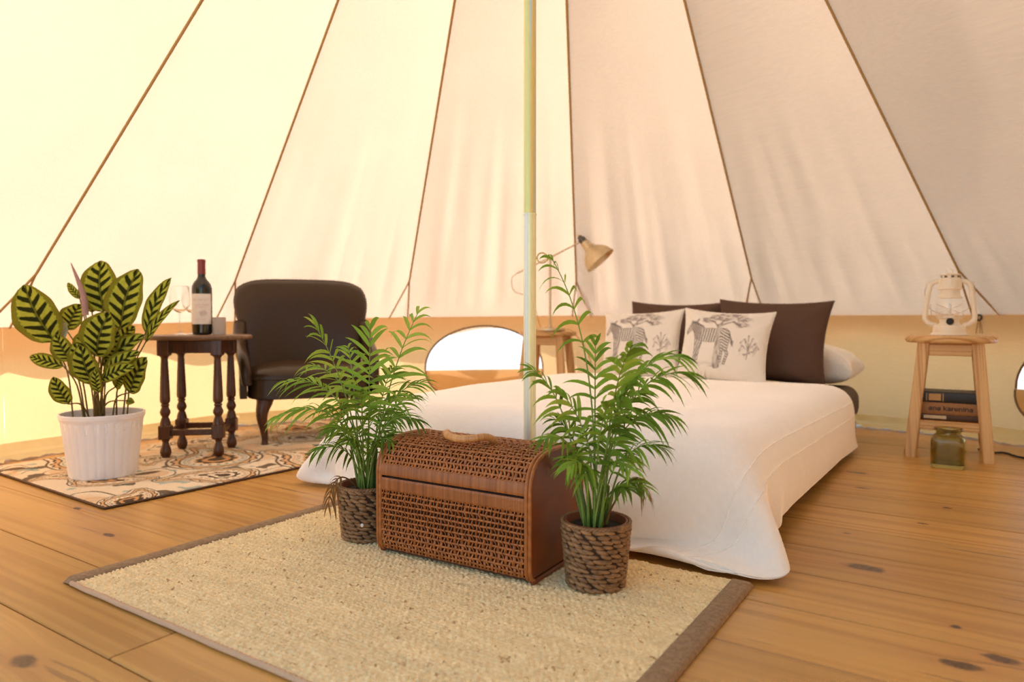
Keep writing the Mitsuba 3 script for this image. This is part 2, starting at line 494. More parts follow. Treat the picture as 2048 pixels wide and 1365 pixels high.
def soil_tex(p, n, uv):
    return mix((0.006, 0.005, 0.004), (0.030, 0.022, 0.015), noise(p.x * 240, p.y * 240, p.z * 240))


scene['soil'] = princ(proc(soil_tex), 0.95)


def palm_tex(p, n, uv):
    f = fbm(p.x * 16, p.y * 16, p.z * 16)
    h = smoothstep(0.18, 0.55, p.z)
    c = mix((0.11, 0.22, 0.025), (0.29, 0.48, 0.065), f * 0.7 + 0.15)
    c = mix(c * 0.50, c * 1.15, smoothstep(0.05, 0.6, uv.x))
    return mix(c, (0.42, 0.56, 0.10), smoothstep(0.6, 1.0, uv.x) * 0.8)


scene['palm_leaf'] = thin(proc(palm_tex), 0.75, 0.35, eta=1.4)
scene['palm_stem'] = princ((0.17, 0.26, 0.045), 0.5)
scene['palm_cane'] = princ((0.12, 0.20, 0.032), 0.45)
scene['dry_leaf'] = thin((0.24, 0.125, 0.045), 0.5, 0.7)


def calathea_tex(p, n, uv):
    w = dr.abs(2 * uv.x - 1)
    v = uv.y
    light = mi.Color3f(0.38, 0.42, 0.055) * (0.85 + 0.3 * noise(w * 9, v * 22, uv.x * 3))
    dark, edge = mi.Color3f(0.026, 0.032, 0.009), mi.Color3f(0.20, 0.20, 0.022)
    s = v * 6.2 + 0.5 * smoothstep(0.49, 0.51, uv.x) - w * 1.15
    tri = dr.abs(s - dr.floor(s) - 0.5) * 2
    feather = 1 - smoothstep(0.46, 0.70, tri + 0.50 * dr.power(w, 1.6) + 0.12 * (noise(w * 14, v * 60) - 0.5))
    c = mix(light, dark, feather)
    c = mix(c, dark, (1 - smoothstep(0.05, 0.13, w)) * 0.75)
    c = mix(c, mi.Color3f(0.13, 0.15, 0.025), 1 - smoothstep(0.015, 0.04, w))
    z = 0.76 + 0.03 * dr.sin(v * 90)
    c = mix(c, mi.Color3f(0.30, 0.34, 0.04), smoothstep(z - 0.08, z - 0.03, w))
    c = mix(c, dark, smoothstep(z - 0.02, z, w) * (1 - smoothstep(z + 0.01, z + 0.04, w)) * 0.7)
    c = mix(c, edge, smoothstep(z + 0.01, z + 0.05, w))
    c = mix(c, mi.Color3f(0.17, 0.085, 0.022), smoothstep(0.93, 1.0, w) * 0.6)
    return c


scene['calathea_leaf'] = thin(proc(calathea_tex), 0.55, 0.35, eta=1.4)


def calathea_pale(p, n, uv):
    w = dr.abs(2 * uv.x - 1)
    s = uv.y * 8 - w * 1.3
    tri = dr.abs(s - dr.floor(s) - 0.5) * 2
    return mix((0.40, 0.42, 0.30), (0.20, 0.12, 0.11), (1 - smoothstep(0.2, 0.6, tri + 0.4 * w)) * 0.8)


scene['calathea_underside'] = thin(proc(calathea_pale), 0.5, 0.5, eta=1.4)
scene['calathea_spear'] = princ((0.33, 0.19, 0.17), 0.5)
scene['calathea_stalk'] = princ((0.15, 0.10, 0.028), 0.5)
scene['white_plastic'] = princ((0.80, 0.77, 0.76), 0.35, specular=0.5)


def darkwood_tex(p, n, uv):
    g = noise(p.x * 190 + p.y * 60, p.y * 190, p.z * 14)
    return mix((0.032, 0.010, 0.004), (0.105, 0.034, 0.011), g)


scene['dark_wood'] = princ(proc(darkwood_tex), 0.28, specular=0.5)


def tabletop_tex(p, n, uv):
    g = noise(p.x * 12, p.y * 150, p.z * 40)
    return mix((0.115, 0.060, 0.030), (0.22, 0.125, 0.065), g)


scene['worn_wood'] = princ(proc(tabletop_tex), 0.40, specular=0.5)
scene['leather'] = princ(linen_tex((0.038, 0.0185, 0.0065), 0.03), 0.33, specular=0.35)
scene['leather_piping'] = princ((0.030, 0.017, 0.008), 0.4)
scene['leg_wood'] = princ(proc(darkwood_tex), 0.35, specular=0.5)
scene['bottle_glass'] = princ((0.010, 0.009, 0.004), 0.06, specular=0.6)
scene['foil'] = princ((0.20, 0.030, 0.024), 0.35, specular=0.5)


def label_tex(p, n, uv):
    x, y = uv.x, uv.y
    c = mi.Color3f(0.80, 0.74, 0.68)
    ln = lambda yy, h, x0, x1, f: (1 - smoothstep(h * 0.7, h, dr.abs(y - yy))) * smoothstep(x0, x0 + 0.01, x) * (1 - smoothstep(x1 - 0.01, x1, x)) * smoothstep(0.35, 0.55, noise(x * f, yy * 40))  # noqa: E731
    m = dr.maximum(dr.maximum(ln(0.80, 0.030, 0.18, 0.84, 70.0), ln(0.64, 0.020, 0.12, 0.88, 90.0)), dr.maximum(ln(0.56, 0.012, 0.25, 0.75, 120.0), ln(0.16, 0.012, 0.25, 0.75, 120.0)))
    c = mix(c, (0.45, 0.24, 0.20), m * 0.55)
    d = dr.sqrt(dr.square((x - 0.60) / 0.20) + dr.square((y - 0.36) / 0.11)) + 0.6 * (fbm(x * 18, y * 22) - 0.5)
    return mix(c, (0.42, 0.33, 0.30), (1 - smoothstep(0.7, 1.0, d)) * 0.5)


scene['paper_label'] = princ(proc(label_tex), 0.7)
scene['clear_glass'] = {'type': 'dielectric', 'int_ior': 1.5, 'ext_ior': 1.0}
scene['ceramic'] = princ((0.46, 0.39, 0.33), 0.5)


def pine_tex(p, n, uv):
    # grain along z for upright parts, along the deck for level ones: uv carries (across, along)
    a, b = uv.x, uv.y
    w = 0.006 * (fbm(b * 3, a * 30) - 0.5)
    r = noise((a + w) * 240, b * 1.2, 3.0)
    return mix((0.68, 0.42, 0.175), (0.44, 0.205, 0.058), smoothstep(0.40, 0.78, r) * 0.85) * (0.94 + 0.12 * noise(a * 900, b * 20))


scene['pine'] = princ(proc(pine_tex), 0.42, specular=0.4)
scene['enamel'] = princ((0.80, 0.70, 0.55), 0.28, specular=0.5, clearcoat=0.4)
scene['wire'] = princ((0.62, 0.52, 0.38), 0.35, metallic=0.6)
scene['steel_dark'] = princ((0.13, 0.11, 0.09), 0.35, metallic=0.8)
scene['bulb_white'] = princ((0.75, 0.70, 0.62), 0.4)
scene['thin_glass'] = {'type': 'thindielectric', 'int_ior': 1.5}
scene['jar_glass'] = {'type': 'dielectric', 'int_ior': 1.5, 'specular_transmittance': {'type': 'rgb', 'value': [0.80, 0.76, 0.48]}}
scene['book_black'] = princ((0.016, 0.013, 0.012), 0.45)
scene['book_brown'] = princ(linen_tex((0.30, 0.135, 0.042), 0.05), 0.6)
scene['book_dark'] = princ(linen_tex((0.075, 0.034, 0.015), 0.08), 0.6)
scene['book_gilt'] = princ((0.46, 0.25, 0.075), 0.5)
scene['book_paper'] = princ((0.60, 0.48, 0.31), 0.8)
scene['ink'] = princ((0.012, 0.009, 0.008), 0.6)
scene['nickel'] = two({'type': 'roughconductor', 'alpha': 0.22, 'specular_reflectance': {'type': 'rgb', 'value': [0.60, 0.48, 0.31]}})
scene['brass'] = two({'type': 'roughconductor', 'alpha': 0.2, 'specular_reflectance': {'type': 'rgb', 'value': [0.78, 0.58, 0.28]}})


def zinc_tex(p, n, uv):
    a = uv.x
    st = noise(a * 9 + 3, p.z * 0.7) * 0.7 + 0.3 * noise(a * 40, p.z * 2.5)
    c = mix((0.80, 0.62, 0.22), (0.62, 0.66, 0.28), smoothstep(0.35, 0.55, st))
    c = mix(c, (0.78, 0.46, 0.26), smoothstep(0.60, 0.72, noise(a * 7 + 21, p.z * 0.9)))
    return mix(c, (0.55, 0.62, 0.62), smoothstep(0.62, 0.78, noise(a * 11 + 5, p.z * 1.3)) * 0.7)


def zinc_low_tex(p, n, uv):
    a = uv.x
    c = mix((0.80, 0.80, 0.42), (0.90, 0.82, 0.46), smoothstep(0.3, 0.6, noise(a * 10, p.z * 0.8)))
    c = mix(c, (0.66, 0.76, 0.72), smoothstep(0.55, 0.70, noise(a * 13 + 8, p.z * 0.6)))
    return mix(c, (0.62, 0.58, 0.62), smoothstep(0.62, 0.74, noise(a * 16 + 31, p.z * 0.8)) * 0.7)


scene['zinc_upper'] = princ(proc(zinc_tex), 0.32, metallic=0.2)
scene['zinc_lower'] = princ(proc(zinc_low_tex), 0.30, metallic=0.15)
scene['outside_ground'] = princ((0.62, 0.60, 0.56), 0.95)

# ------------------------------------------------------------------ the setting: ground, deck, tent
gp = struct('ground')
scene[gp] = mikit.ply(box((120, 120, 0.1), (0, 20, -0.37)), 'outside_ground', smooth=False)

fl = struct('floor')
v, f = lathe([(0.001, -0.10), (2.93, -0.10), (2.93, -0.032), (0.001, -0.032)], 48)
scene[fl + '__deck_base'] = mikit.ply(move((v, f), (0.16, 1.77, 0)), 'chest_lining', smooth=False)
PW, PV0 = 0.2077, 0.58 - 0.2077 * 9
cu, cv = 0.16 * CA - 1.77 * SA, 0.16 * SA + 1.77 * CA
prng = np.random.default_rng(5)
for k in range(32):
    va, vb = PV0 + k * PW, PV0 + (k + 1) * PW
    h2 = 2.93 ** 2 - (0.5 * (va + vb) - cv) ** 2
    if h2 <= 0.05:
        continue
    h = math.sqrt(h2)
    cuts = [cu - h]
    first = prng.uniform(-2.3, -0.9)
    if prng.uniform() < 0.55 and cu - h + 0.5 < first < cu + h - 0.5:
        cuts.append(first)
    cuts.append(cu + h)
    for a, b in zip(cuts[:-1], cuts[1:]):
        g = 0.0013
        m = box((b - a - 2 * g, PW - 2 * g, 0.03), ((a + b) / 2, (va + vb) / 2, -0.015 - prng.uniform(0, 0.0012)), 0.0022)
        v, f = move(m, (0, 0, 0), rotz(-ANG))
        part(fl, 'plank', (v, f), 'plank_wood', smooth=False, uv=np.tile([[prng.uniform(0, 1), 0.0]], (len(v), 1)))

SEAMS = np.radians([-63.6, -39.7, -16.0, 7.9, 31.5, 54.6] + [54.6 + 24.17 * k for k in range(1, 10)])
APEX = np.array([POLE[0] + 0.04, POLE[1], 2.72])


def r_eave(t):
    d = np.degrees((t + np.pi) % (2 * np.pi) - np.pi)
    return 2.5 + 0.2 * np.sin(t) + 0.15 * np.exp(-((d - 5) / 25) ** 2) + 0.09 * np.exp(-((d + 40) / 16) ** 2)


def z_eave(t):
    t = (t + np.pi) % (2 * np.pi) - np.pi
    return 0.575 - 0.055 * np.clip((-np.degrees(t) - 5) / 55, 0, 1) * (np.degrees(t) > -120)


def rim(t, z=None):
    r = r_eave(t)
    return np.array([POLE[0] + r * math.sin(t), POLE[1] + r * math.cos(t), float(z_eave(t)) if z is None else z])


roof = struct('ceiling')
DOOR = (10, 11, 12)
strap_paths = []
for k in range(15):
    ta, tb = SEAMS[k], (SEAMS[k + 1] if k < 14 else SEAMS[0] + 2 * np.pi)
    Ea, Eb = rim(ta), rim(tb)
    ns, nt = 64, 49
    s = np.linspace(0.02, 0.12 if k in DOOR else 1.0, ns)[:, None, None]
    t = np.linspace(0, 1, nt)[None, :, None]
    E_ = Ea + (Eb - Ea) * t
    P_ = APEX + (E_ - APEX) * s
    inward = APEX * [1, 1, 0] - (Ea + Eb) / 2 * [1, 1, 0]
    inward = inward / np.linalg.norm(inward) * 0.68 + np.array([0, 0, -0.73])
    ang = ta + (tb - ta) * t
    q = np.stack(np.broadcast_arrays(ang * 16, s * 2.2, 0 * ang), -1)[:, :, 0]
    q2 = np.stack(np.broadcast_arrays(ang * 42, s * 1.6, 0 * ang + 5), -1)[:, :, 0]
    calm = 0.35 + 0.65 * np.clip(1.25 - np.abs(np.degrees(ang) - 0) / 50, 0, 1)
    rise = np.clip((s - 0.50) / 0.38, 0, 1) ** 1.5
    w_ = (0.055 * fb(q, 2, 3)[..., None] + 0.022 * fb(q2, 2, 7)[..., None]) * rise * calm * np.clip((1 - s) / 0.06, 0, 1)
    sag = 0.030 * np.sin(np.pi * np.clip(s, 0, 1)) * (1 - (2 * t - 1) ** 2)
    P_ = P_ + inward * (w_ * np.clip(np.minimum(t, 1 - t) * 9, 0, 1) + sag)
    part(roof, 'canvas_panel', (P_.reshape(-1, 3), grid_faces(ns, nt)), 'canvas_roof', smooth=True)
    if k not in DOOR:
        tt = np.linspace(0, 1, 25)[None, :, None]
        drop = 0.046 + 0.012 * np.sin(np.linspace(0, 3 * np.pi, 25))[None, :, None]
        ss = np.linspace(0, 1, 4)[:, None, None]
        EE = Ea + (Eb - Ea) * tt
        V_ = EE + (EE - APEX) * (drop * ss) + np.array([0, 0, 0.004]) * (1 - ss)
        part(roof, 'valance', (V_.reshape(-1, 3), grid_faces(4, 25)), 'canvas_roof', smooth=True, label='scalloped edge hanging outside over the wall')
    # seam strap, forking into two legs at the eave
    base = APEX + (Ea - APEX) * np.linspace(0.03, 0.905, 30)[:, None]
    inn = APEX * [1, 1, 0] - Ea * [1, 1, 0]
    inn = inn / np.linalg.norm(inn)
    base = base + inn * 0.006
    ms = [tube(base, 0.0052, 6)]
    fork = base[-1]
    for d in ((-0.012, 0.030) if k % 2 else (-0.034, 0.010)):
        e = rim(ta + d) + inn * 0.010
        ms.append(tube(smooth_curve([fork, fork * 0.5 + e * 0.5 + inn * 0.004, e], 8), 0.0045, 6))
    strap_paths.append(fork)
    part(roof, 'seam_strap', join(ms), 'strap', smooth=True, label='brown seam strap forking at its lower end')

sides = {'wall_back': (1, 2, 3), 'wall_right': (4, 5, 6, 7), 'wall_front': (8, 9), 'wall_left': (13, 14, 0)}
WIN = {}
for name, ks in sides.items():
    wl = struct(name)
    for k in ks:
        ta, tb = SEAMS[k], (SEAMS[k + 1] if k < 14 else SEAMS[0] + 2 * np.pi)
        A0, B0 = rim(ta, 0.0), rim(tb, 0.0)
        L = np.linalg.norm(B0 - A0)
        ex = (B0 - A0) / L
        nin = np.array([ex[1], -ex[0], 0.0])
        if nin @ np.r_[POLE - A0[:2], 0] < 0:
            nin = -nin
        za, zb = float(z_eave(ta)) + 0.006, float(z_eave(tb)) + 0.006
        lift = 0.035 if k == 4 else 0.012
        shape = sg.Polygon([(0, lift), (L, 0.012), (L, zb), (0, za)])
        win = None
        if k == 2:
            win = (0.495, 0.245, 0.365, 0.268)
        if k == 5:
            win = (0.540, 0.240, 0.375, 0.262)
        if win:
            wx, wz, wr, wh = win
            arc = [(wx + wr * math.cos(a) * (1.0 - 0.06 * math.sin(a) ** 6), wz + wh * math.sin(a) ** 0.9) for a in np.linspace(0, np.pi, 29)]
            hole = sg.Polygon(arc)
            shape = shape.difference(hole)
            WIN[k] = (A0, ex, nin, arc, win)
        # gentle billow: cut into strips and bend between the seams
        cells = []
        for x0 in np.linspace(0, L, 25)[:-1]:
            x1 = x0 + L / 24
            for z0 in np.linspace(0, 0.6, 9)[:-1]:
                q = shape.intersection(sg.box(x0, z0, x1, z0 + 0.075))
                for g in getattr(q, 'geoms', [q]):
                    if g.geom_type == 'Polygon' and g.area > 1e-7:
                        tv, tf = trimesh.creation.triangulate_polygon(g, engine='earcut')
                        cells.append((np.c_[tv, np.zeros(len(tv))], tf))
        v, f = join(cells)
        m = trimesh.Trimesh(v, f, process=False)
        m.merge_vertices(digits_vertex=6)
        v, f = vf(m)
        x, z = v[:, 0], v[:, 1]
        bil = -0.012 * np.sin(np.pi * x / L) * np.clip(1 - np.abs(z - 0.27) / 0.32, 0, 1) + 0.010 * fb(np.c_[x * 6 + 20 * k, z * 9, 0 * x], 2) * np.clip((0.55 - z) / 0.1, 0, 1)
        P_ = A0 + ex * x[:, None] + np.array([0, 0, 1.0]) * z[:, None] + nin * bil[:, None]
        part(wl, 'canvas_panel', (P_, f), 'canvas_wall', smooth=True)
        # mud strip: a pale ruffled strip along the foot of the wall, lying in on the deck
        xs = np.linspace(0, L, 60)
        prof = [(0.001, 0.055), (0.004, 0.030), (0.016, 0.010), (0.070, 0.004), (0.125, 0.003)]
        ruff = 0.014 * np.sin(xs * 46 + k) * (0.6 + 0.8 * meshkit.noise(np.c_[xs * 7 + k * 9, 0 * xs, 0 * xs]))
        R_ = np.stack([A0 + ex * xs[:, None] + nin * (y + ruff[:, None] * (j / 4.0) * 1.2) + np.array([0, 0, 1.0]) * (zz + (np.abs(ruff[:, None]) * 0.6 * (j / 4.0) if j > 2 else 0)) for j, (y, zz) in enumerate(prof)])
        part(wl, 'ground_strip', (R_.reshape(-1, 3), grid_faces(len(prof), 60)), 'canvas_strip', smooth=True, label='pale ruffled strip along the foot of the canvas wall')
        # toggle loops below the fork of each seam strap
        if k != 5:
            continue
        tg = rim(ta, float(z_eave(ta)) - 0.012) + nin * 0.012
        th = np.linspace(0, 2 * np.pi, 13)
        loop = tg + np.c_[np.cos(th) * 0.011 * ex[0], np.cos(th) * 0.011 * ex[1], np.sin(th) * 0.013]
        part(wl, 'toggle_ring', tube(loop[:-1], 0.0045, 6, closed=True), 'rubber', smooth=True, label='black rubber ring at the top of the wall')
        cord = [tube(smooth_curve([tg, tg + ex * d * 0.5 + np.array([0, 0, -0.03]), tg + ex * d + np.array([0, 0, -0.075])], 7), 0.0022, 5) for d in (-0.014, 0.006, 0.017)]
        part(wl, 'toggle_cord', join(cord), 'strap', smooth=True)

# a cord tied off low on the canvas, left of the calathea
kn_ = rim(math.radians(-68.5), 0.10)
nin = np.array([POLE[0], POLE[1], 0]) - kn_ * [1, 1, 0]
nin = nin / np.linalg.norm(nin)
tx = np.array([nin[1], -nin[0], 0])
kn_ = kn_ + nin * 0.075
part('wall_left', 'tie_cord', join([tube(smooth_curve([kn_ + [0, 0, 0.10], kn_ + tx * 0.002 + [0, 0, 0.05], kn_], 8), 0.0018, 5), tube(smooth_curve([kn_, kn_ + tx * 0.03 + [0, 0, -0.035], kn_ + tx * 0.075 + nin * 0.02 + [0, 0, -0.09]], 8), 0.0014, 5),
                                    tube(smooth_curve([kn_, kn_ - tx * 0.03 + [0, 0, -0.035], kn_ - tx * 0.075 + nin * 0.02 + [0, 0, -0.09]], 8), 0.0014, 5), move(trimesh.creation.icosphere(subdivisions=1, radius=0.006), kn_)]), 'strap', smooth=True, label='thin knotted cord at the foot of the wall')

for n_, k in ((1, 2), (2, 5)):
    A0, ex, nin, arc, (wx, wz, wr, wh) = WIN[k]
    wd = struct(f'window_{n_}')
    at = lambda x, z, d=0.006: A0 + ex * x + np.array([0, 0, z]) + nin * d  # noqa: E731,B023
    path = np.array([at(x, z) for x, z in arc])
    part(wd, 'zip_tape', tube(path, 0.0055, 6, ry=0.003, up=nin), 'zip_tape', smooth=True, label='dark zip along the arched edge')
    # the unzipped flap hangs down inside from the straight lower edge
    ns = 16
    xs = np.linspace(-1, 1, 33)
    rows = []
    for i in range(ns):
        g = i / (ns - 1)
        half = wr * math.sqrt(max(0, 1 - (g * 0.985) ** 2))
        rows.append(np.array([at(wx + half * x, wz - 0.002 - g * 0.205 + 0.01 * math.sin(3 * x + 5 * g) * g, 0.010 + 0.050 * g + 0.012 * math.sin(5.0 * x + 2) * g) for x in xs]))
    R_ = np.array(rows)
    part(wd, 'flap', (R_.reshape(-1, 3), grid_faces(ns, 33)), 'canvas_wall', smooth=True, label='unzipped canvas flap hanging below the opening')
    edge = np.vstack([R_[:, 0], R_[-1, 1:-1], R_[::-1, -1]])
    part(wd, 'flap_binding', tube(edge, 0.005, 6, ry=0.003), 'zip_tape', smooth=True, label='dark binding around the flap')

# ------------------------------------------------------------------ the centre pole
pole = thing('tent_pole', 'two-part yellow zinc plated tent pole standing behind the wicker chest', 'tent pole')


def turned(profile, bsdf_uv=1.0, n=48, loc=(0, 0, 0)):
    v, f = lathe(profile, n)
    a = np.arctan2(v[:, 1], v[:, 0]) / (2 * np.pi) + 0.5
    return (v + np.asarray(loc, float), f), np.c_[a, v[:, 2]]


m, uv = turned([(0.001, 0.80), (0.0155, 0.80), (0.0155, 2.72), (0.001, 2.73)], loc=(POLE[0], POLE[1], 0))
part(pole, 'upper_tube', m, 'zinc_upper', smooth=True, uv=uv)
m, uv = turned([(0.001, 0.004), (0.016, 0.004), (0.016, 0.818), (0.0172, 0.819), (0.0172, 0.823), (0.0150, 0.824)], loc=(POLE[0], POLE[1], 0))
part(pole, 'lower_tube', m, 'zinc_lower', smooth=True, uv=uv, label='greenish lower tube of the pole')
th = np.linspace(0, 2 * np.pi, 25)[:-1]
ring = np.array([POLE[0] + 0.0305, POLE[1] - 0.004, 0.712]) + np.c_[np.cos(th) * 0.0125, 0 * th, np.sin(th) * 0.0125]
eb = join([tube(ring, 0.0019, 8, closed=True, up=(0, 1, 0)), tube([[POLE[0] + 0.014, POLE[1] - 0.004, 0.712], [POLE[0] + 0.019, POLE[1] - 0.004, 0.712]], 0.0028, 8)])
part(pole, 'ring_bolt', eb, 'brass', smooth=True, label='brass ring bolt on the side of the pole')
part(pole, 'foot_plate', move(lathe([(0.001, 0), (0.03, 0), (0.03, 0.004), (0.001, 0.004)], 32), (POLE[0], POLE[1], 0)), 'steel_dark', smooth=False)

# ------------------------------------------------------------------ rugs
jr = thing('jute_rug', 'straw coloured jute rug with brown bound ends at the foot of the bed', 'rug')
ju0, ju1, jv0, jv1 = -1.60, -0.375, 0.70, 1.478
nx, ny = 560, 420
U_, V_ = np.meshgrid(np.linspace(ju0 + 0.036, ju1 - 0.036, nx), np.linspace(jv0, jv1, ny), indexing='ij')
wob = 0.002 * fb(np.stack([U_ * 40, V_ * 40, 0 * U_], -1), 2, 4)
row = (V_ + wob) / 0.0092
ph = (U_ + wob) / 0.0135 + 0.5 * (np.floor(row) % 2) + 0.6 * fb(np.stack([U_ * 60, np.floor(row) * 3.1, 0 * U_], -1), 1, 9)
hgt = np.abs(np.sin(np.pi * row)) ** 0.6 * (0.35 + 0.65 * np.abs(np.sin(np.pi * ph)) ** 0.7)
big = meshkit.noise(np.stack([U_ * 130, V_ * 130, 0 * U_], -1))
Z_ = 0.0058 + 0.0048 * hgt * (0.5 + 0.9 * big)
edge_v = np.minimum(V_ - jv0, jv1 - V_)
Z_ = Z_ * np.clip(edge_v / 0.006, 0.25, 1) ** 0.5
wave = 0.006 * fb(np.stack([U_ * 8, 0 * U_, 0 * U_], -1), 2, 2) * np.clip(1 - (V_ - jv0) / 0.25, 0, 1)
P_ = W(0, 0)[None, None] + np.stack([U_ * CA + (V_ + wave) * SA, -U_ * SA + (V_ + wave) * CA, Z_ + 0.0006], -1)
put(jr + '__pile', (P_.reshape(-1, 3), grid_faces(nx, ny)), 'jute', smooth=True, uv=np.c_[U_.ravel(), V_.ravel()], label='looped straw coloured jute weave', kind='stuff')
for sgn, ub in ((-1, ju0), (1, ju1 - 0.046)):
    ln = np.linspace(jv0 - 0.004, jv1 + 0.004, 130)
    prof = [(0.0, 0.001), (0.001, 0.008), (0.005, 0.0125), (0.023, 0.0135), (0.041, 0.0125), (0.045, 0.008), (0.046, 0.001)]
    rows = []
    for j, (x, z) in enumerate(prof):
        zz = z + 0.0016 * fb(np.c_[ln * 90, 0 * ln + j * 3.3, 0 * ln + sgn], 2, 6) * (0 < j < 6)
        zz = zz * np.clip(np.minimum(ln - ln[0], ln[-1] - ln) / 0.012, 0.05, 1) ** 0.5
        rows.append(np.stack([(ub + x) * CA + ln * SA, -(ub + x) * SA + ln * CA, zz], -1))
    part(jr, 'binding', (np.array(rows).reshape(-1, 3), grid_faces(7, 130, flip=True)), 'jute_border', smooth=True, label='brown cloth binding along the end of the rug')
ln = np.linspace(ju0 + 0.03, ju1 - 0.03, 300)
wv = 0.006 * fb(np.c_[ln * 8, 0 * ln, 0 * ln], 2, 2)
vv = jv0 - 0.001 + wv + 0.0012 * np.sin(ln * 520)
part(jr, 'front_hem', tube(np.stack([ln * CA + vv * SA, -ln * SA + vv * CA, 0 * ln + 0.0055], -1), 0.0050 + 0.0007 * np.sin(ln * 520), 7), 'jute_hem', smooth=True, uv=None, label='rolled front edge of the rug')

pr = thing('paisley_rug', 'cream and brown paisley patterned rug under the side table and armchair', 'rug')
pr_a = -ANG + math.radians(-2.0)
PRO = W(-2.114, 1.036)[:2]
nx, ny = 30, 56
lx, ly = 0.925, 1.50
X_, Y_ = np.meshgrid(np.linspace(-lx, 0, nx), np.linspace(0, ly, ny), indexing='ij')
ed = np.minimum(np.minimum(-X_, X_ + lx), np.minimum(Y_, ly - Y_))
Zt = 0.0012 + 0.0095 * np.clip(ed / 0.012, 0, 1) ** 0.5
top = np.stack([X_, Y_, Zt + 0.001 * fb(np.stack([X_ * 5, Y_ * 5, 0 * X_], -1))], -1)
cr, sr = math.cos(pr_a), math.sin(pr_a)
xs_ = np.sort(np.r_[np.linspace(-lx, 0, nx), -lx + 0.004, -lx + 0.012, -0.012, -0.004, -lx + 0.001, -0.001])
ys_ = np.sort(np.r_[np.linspace(0, ly, ny), 0.001, 0.004, 0.012, ly - 0.012, ly - 0.004, ly - 0.001])
X_, Y_ = np.meshgrid(xs_, ys_, indexing='ij')
ed = np.minimum(np.minimum(-X_, X_ + lx), np.minimum(Y_, ly - Y_))
Zt = 0.0008 + 0.0095 * np.sqrt(np.clip(1 - (1 - np.clip(ed / 0.012, 0, 1)) ** 2, 0, 1))
P_ = np.stack([PRO[0] + X_ * cr - Y_ * sr, PRO[1] + X_ * sr + Y_ * cr, Zt], -1)
part(pr, 'pile', (P_.reshape(-1, 3), grid_faces(len(xs_), len(ys_))), 'paisley', smooth=True, uv=np.c_[(X_ + lx).ravel(), Y_.ravel()], label='woven paisley pile')
hem = [[0, 0], [0, ly], [-lx, ly], [-lx, 0]]
hp = []
for a, b in zip(hem, hem[1:] + hem[:1]):
    for t in np.linspace(0, 1, 60)[:-1]:
        x, y = a[0] + (b[0] - a[0]) * t, a[1] + (b[1] - a[1]) * t
        hp.append([PRO[0] + x * cr - y * sr, PRO[1] + x * sr + y * cr, 0.0042])
part(pr, 'edge_binding', tube(np.array(hp), 0.0036, 6, closed=True), 'book_dark', smooth=True, label='dark overcast edge')

# ------------------------------------------------------------------ bed
BU0, BU1, BV0, BV1 = -1.735, -0.425, 1.60, 3.62
MZ = 0.262
bed = thing('bed', 'low double mattress in a brown cover lying on the boards under the white duvet', 'bed')


def rounded_box(size, r, loc, n=6):
    """Rounded box by a sphere-cornered hull."""
    h = np.asarray(size, float) / 2 - r
    s = trimesh.creation.icosphere(2).vertices * r
    return move(trimesh.Trimesh(np.vstack([s + h * (np.array(k) * 2 - 1) for k in np.ndindex(2, 2, 2)]), process=False).convex_hull, loc)


def in_bed_frame(m):
    v, f = vf(m)
    return np.stack([v[:, 0] * CA + v[:, 1] * SA, -v[:, 0] * SA + v[:, 1] * CA, v[:, 2]], -1), f


cxy = ((BU0 + BU1) / 2, (BV0 + BV1) / 2)
part(bed, 'mattress', in_bed_frame(rounded_box((BU1 - BU0 - 0.028, BV1 - BV0 - 0.028, 0.160), 0.062, (*cxy, 0.170))), 'mattress_fabric', smooth=50)
part(bed, 'base', in_bed_frame(box((BU1 - BU0 - 0.06, BV1 - BV0 - 0.06, 0.089), (*cxy, 0.0445), 0.01)), 'mattress_fabric', smooth=False)


